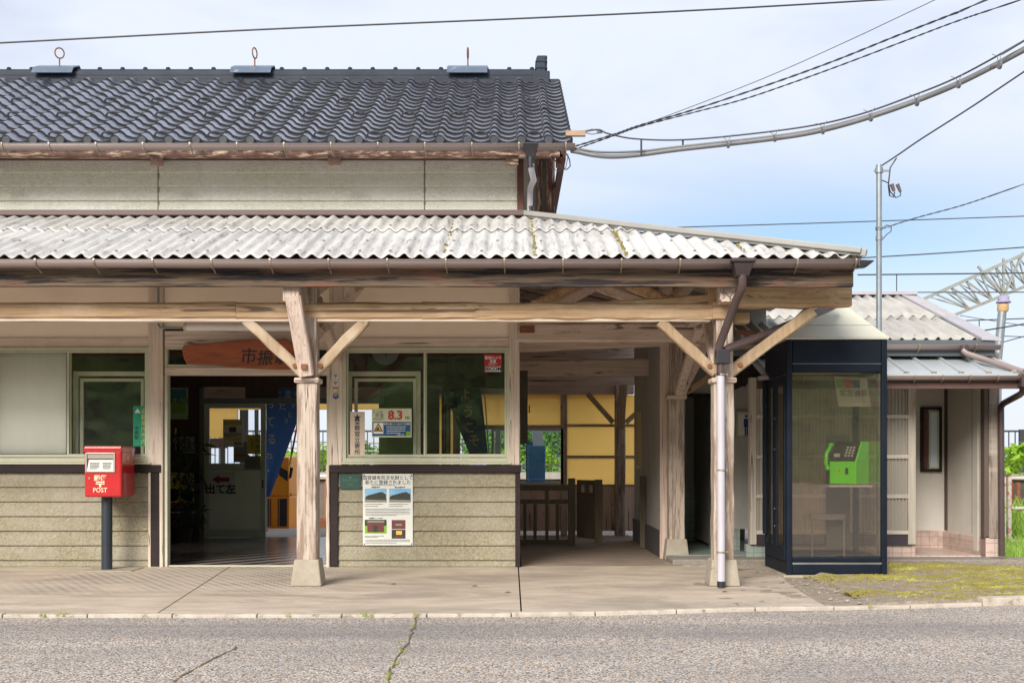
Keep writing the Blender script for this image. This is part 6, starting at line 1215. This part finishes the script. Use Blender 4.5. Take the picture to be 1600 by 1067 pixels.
poster('door_notice', 348.5, 380, 655, 698, paper, 'white notice with yellow bands taped to the glass of the sliding door', d4, Yd, 'notice')
def d5(q, Y): q.text('左側通行', PX(402, Y), Y, PZ(693, Y), .07, vertical=True, step=.075); q.text('お出口', PX(394, Y), Y, PZ(693, Y), .05, vertical=True)
poster('door_notice', 386, 407, 679, 709, mat('dull_yellow_paper', (.55, .48, .06)), 'yellow notice with vertical writing on the glass of the sliding door', d5, Yd-.002, 'notice')
def d6(q, Y): q.use(red_ink); q.add([P(367, 711.5, Y), P(374, 708, Y), P(374, 715, Y)], [(0, 1, 2)]); q.pbox(374, 390, 710.3, 712.7, Y, .002)
poster('door_notice', 365, 386, 690, 722, mat('greyish_paper', (.25, .24, .23)), 'grey sheet with a small red arrow on the glass of the sliding door', d6, Yd+.002, 'notice')
def d6b(q, Y): q.use(grey_ink); q.scribble(PX(384, Y), PX(405, Y), PZ(730, Y), PZ(716, Y), Y, 5, .014, 12)
poster('door_notice', 382, 407, 712, 733, mat('grey_white_paper', (.2, .2, .18)), 'small handwritten sheet, lowest on the glass of the sliding door', d6b, Yd-.004, 'notice')
def d7(q, Y): q.use(mat('dark_red_ink', (.22, .01, .02))); q.add([P(331, 749, Y), P(343, 742.5, Y), P(343, 755.5, Y)], [(0, 1, 2)]); q.pbox(343, 358.5, 745.5, 752.5, Y, .002); q.use(ink); q.text('出て左', PX(345, Y), Y-.002, PZ(763.5, Y), .145, bold=.03)
poster('arrow_notice', 324, 367, 738, 770.5, mat('grey_arrow_card', (.5, .49, .47)), 'sheet with red arrow and black characters on the lower panel of the sliding door', d7, Yd-.006, 'notice')
# dark potted bamboo
t = thing('potted_palm', 'dark leafy potted plant just inside the entrance', 'plant', P(285, 852, 3.6)); rn = random.Random(12); q = MB(mat('dark_palm_leaf', (.02, .045, .02), rough=.5)); st_ = MB(mat('palm_stem', (.03, .035, .02)))
b0 = P(285, 845, 3.6)
for k in range(6):
    top = P(285+rn.uniform(-20, 36), rn.uniform(640, 800), 3.6+rn.uniform(-.2, .2)); st_.tube([b0, b0.lerp(top, .5)+Vector((rn.uniform(-.05, .05), 0, 0)), top], .006, 5)
    for j in range(26):
        c0 = b0.lerp(top, rn.uniform(.45, 1.02)); a = Vector((rn.gauss(0, 1), rn.gauss(0, .5), rn.gauss(-.1, .6))).normalized()*rn.uniform(.12, .28); s_ = a.cross(Vector((0, 1, 0))).normalized()*.012; q.add([c0, c0+a*.5+s_, c0+a+Vector((0, 0, -.04)), c0+a*.5-s_], [(0, 1, 2, 3)])
q.build('leaves', t); st_.build('stems', t); q = MB(mat('dark_pot', (.03, .02, .015))); q.lathe(b0+Vector((0, 0, -.06)), [(.1, 0), (.14, .22), (.15, .24)], 16); q.build('pot', t)
q = MB(yelp); q.add([P(271, 690, 3.5), P(274, 668, 3.5), P(276, 670, 3.5), P(274, 692, 3.5)], [(0, 1, 2, 3)]); tag(q.build('paper_streamer', solid=.002), 'narrow yellow paper strip hanging among the dark plant leaves', 'streamer')

# ------------------------------------------------------------------ far surroundings
q = MB(mat('sea_water', (.03, .12, .22), (.05, .16, .27), (.02, .1, 1), rough=.25)); q.box(-3000, 3000, 26, 4500, -9, -6); kind(q.build('sea'), 'structure')
# wooded slope across the road, behind the camera: it is what the window glass mirrors
fol = mat('woodland_foliage', (.08, .17, .03), (.22, .36, .08), (.5, .5, .7), 8, (.012, .03, .008), (.9, .9, 1.1), (.5, .6), (.34, .48, .09), (.25, .25, .3), (.55, .7), rough=.9)
q = MB(fol); nx, ny = 110, 36; vs = []
for j in range(ny+1):
    for i in range(nx+1):
        x = -75+150*i/nx; f = j/ny; y = -48-f*26; z = -1+f*17+2*noise.noise(Vector((x*.05, y*.05, 0)))+2.0*noise.noise(Vector((x*.3, y*.3, f*3)))+1.1*noise.noise(Vector((x*.9, y*.9, 3)))
        vs.append((x, y+1.6*noise.noise(Vector((x*.5, z*.6, 8))), z))
q.add(vs, [(j*(nx+1)+i, j*(nx+1)+i+1, (j+1)*(nx+1)+i+1, (j+1)*(nx+1)+i) for j in range(ny) for i in range(nx)], True); kind(q.build('wooded_hillside'), 'stuff')
sc.render.film_transparent = False
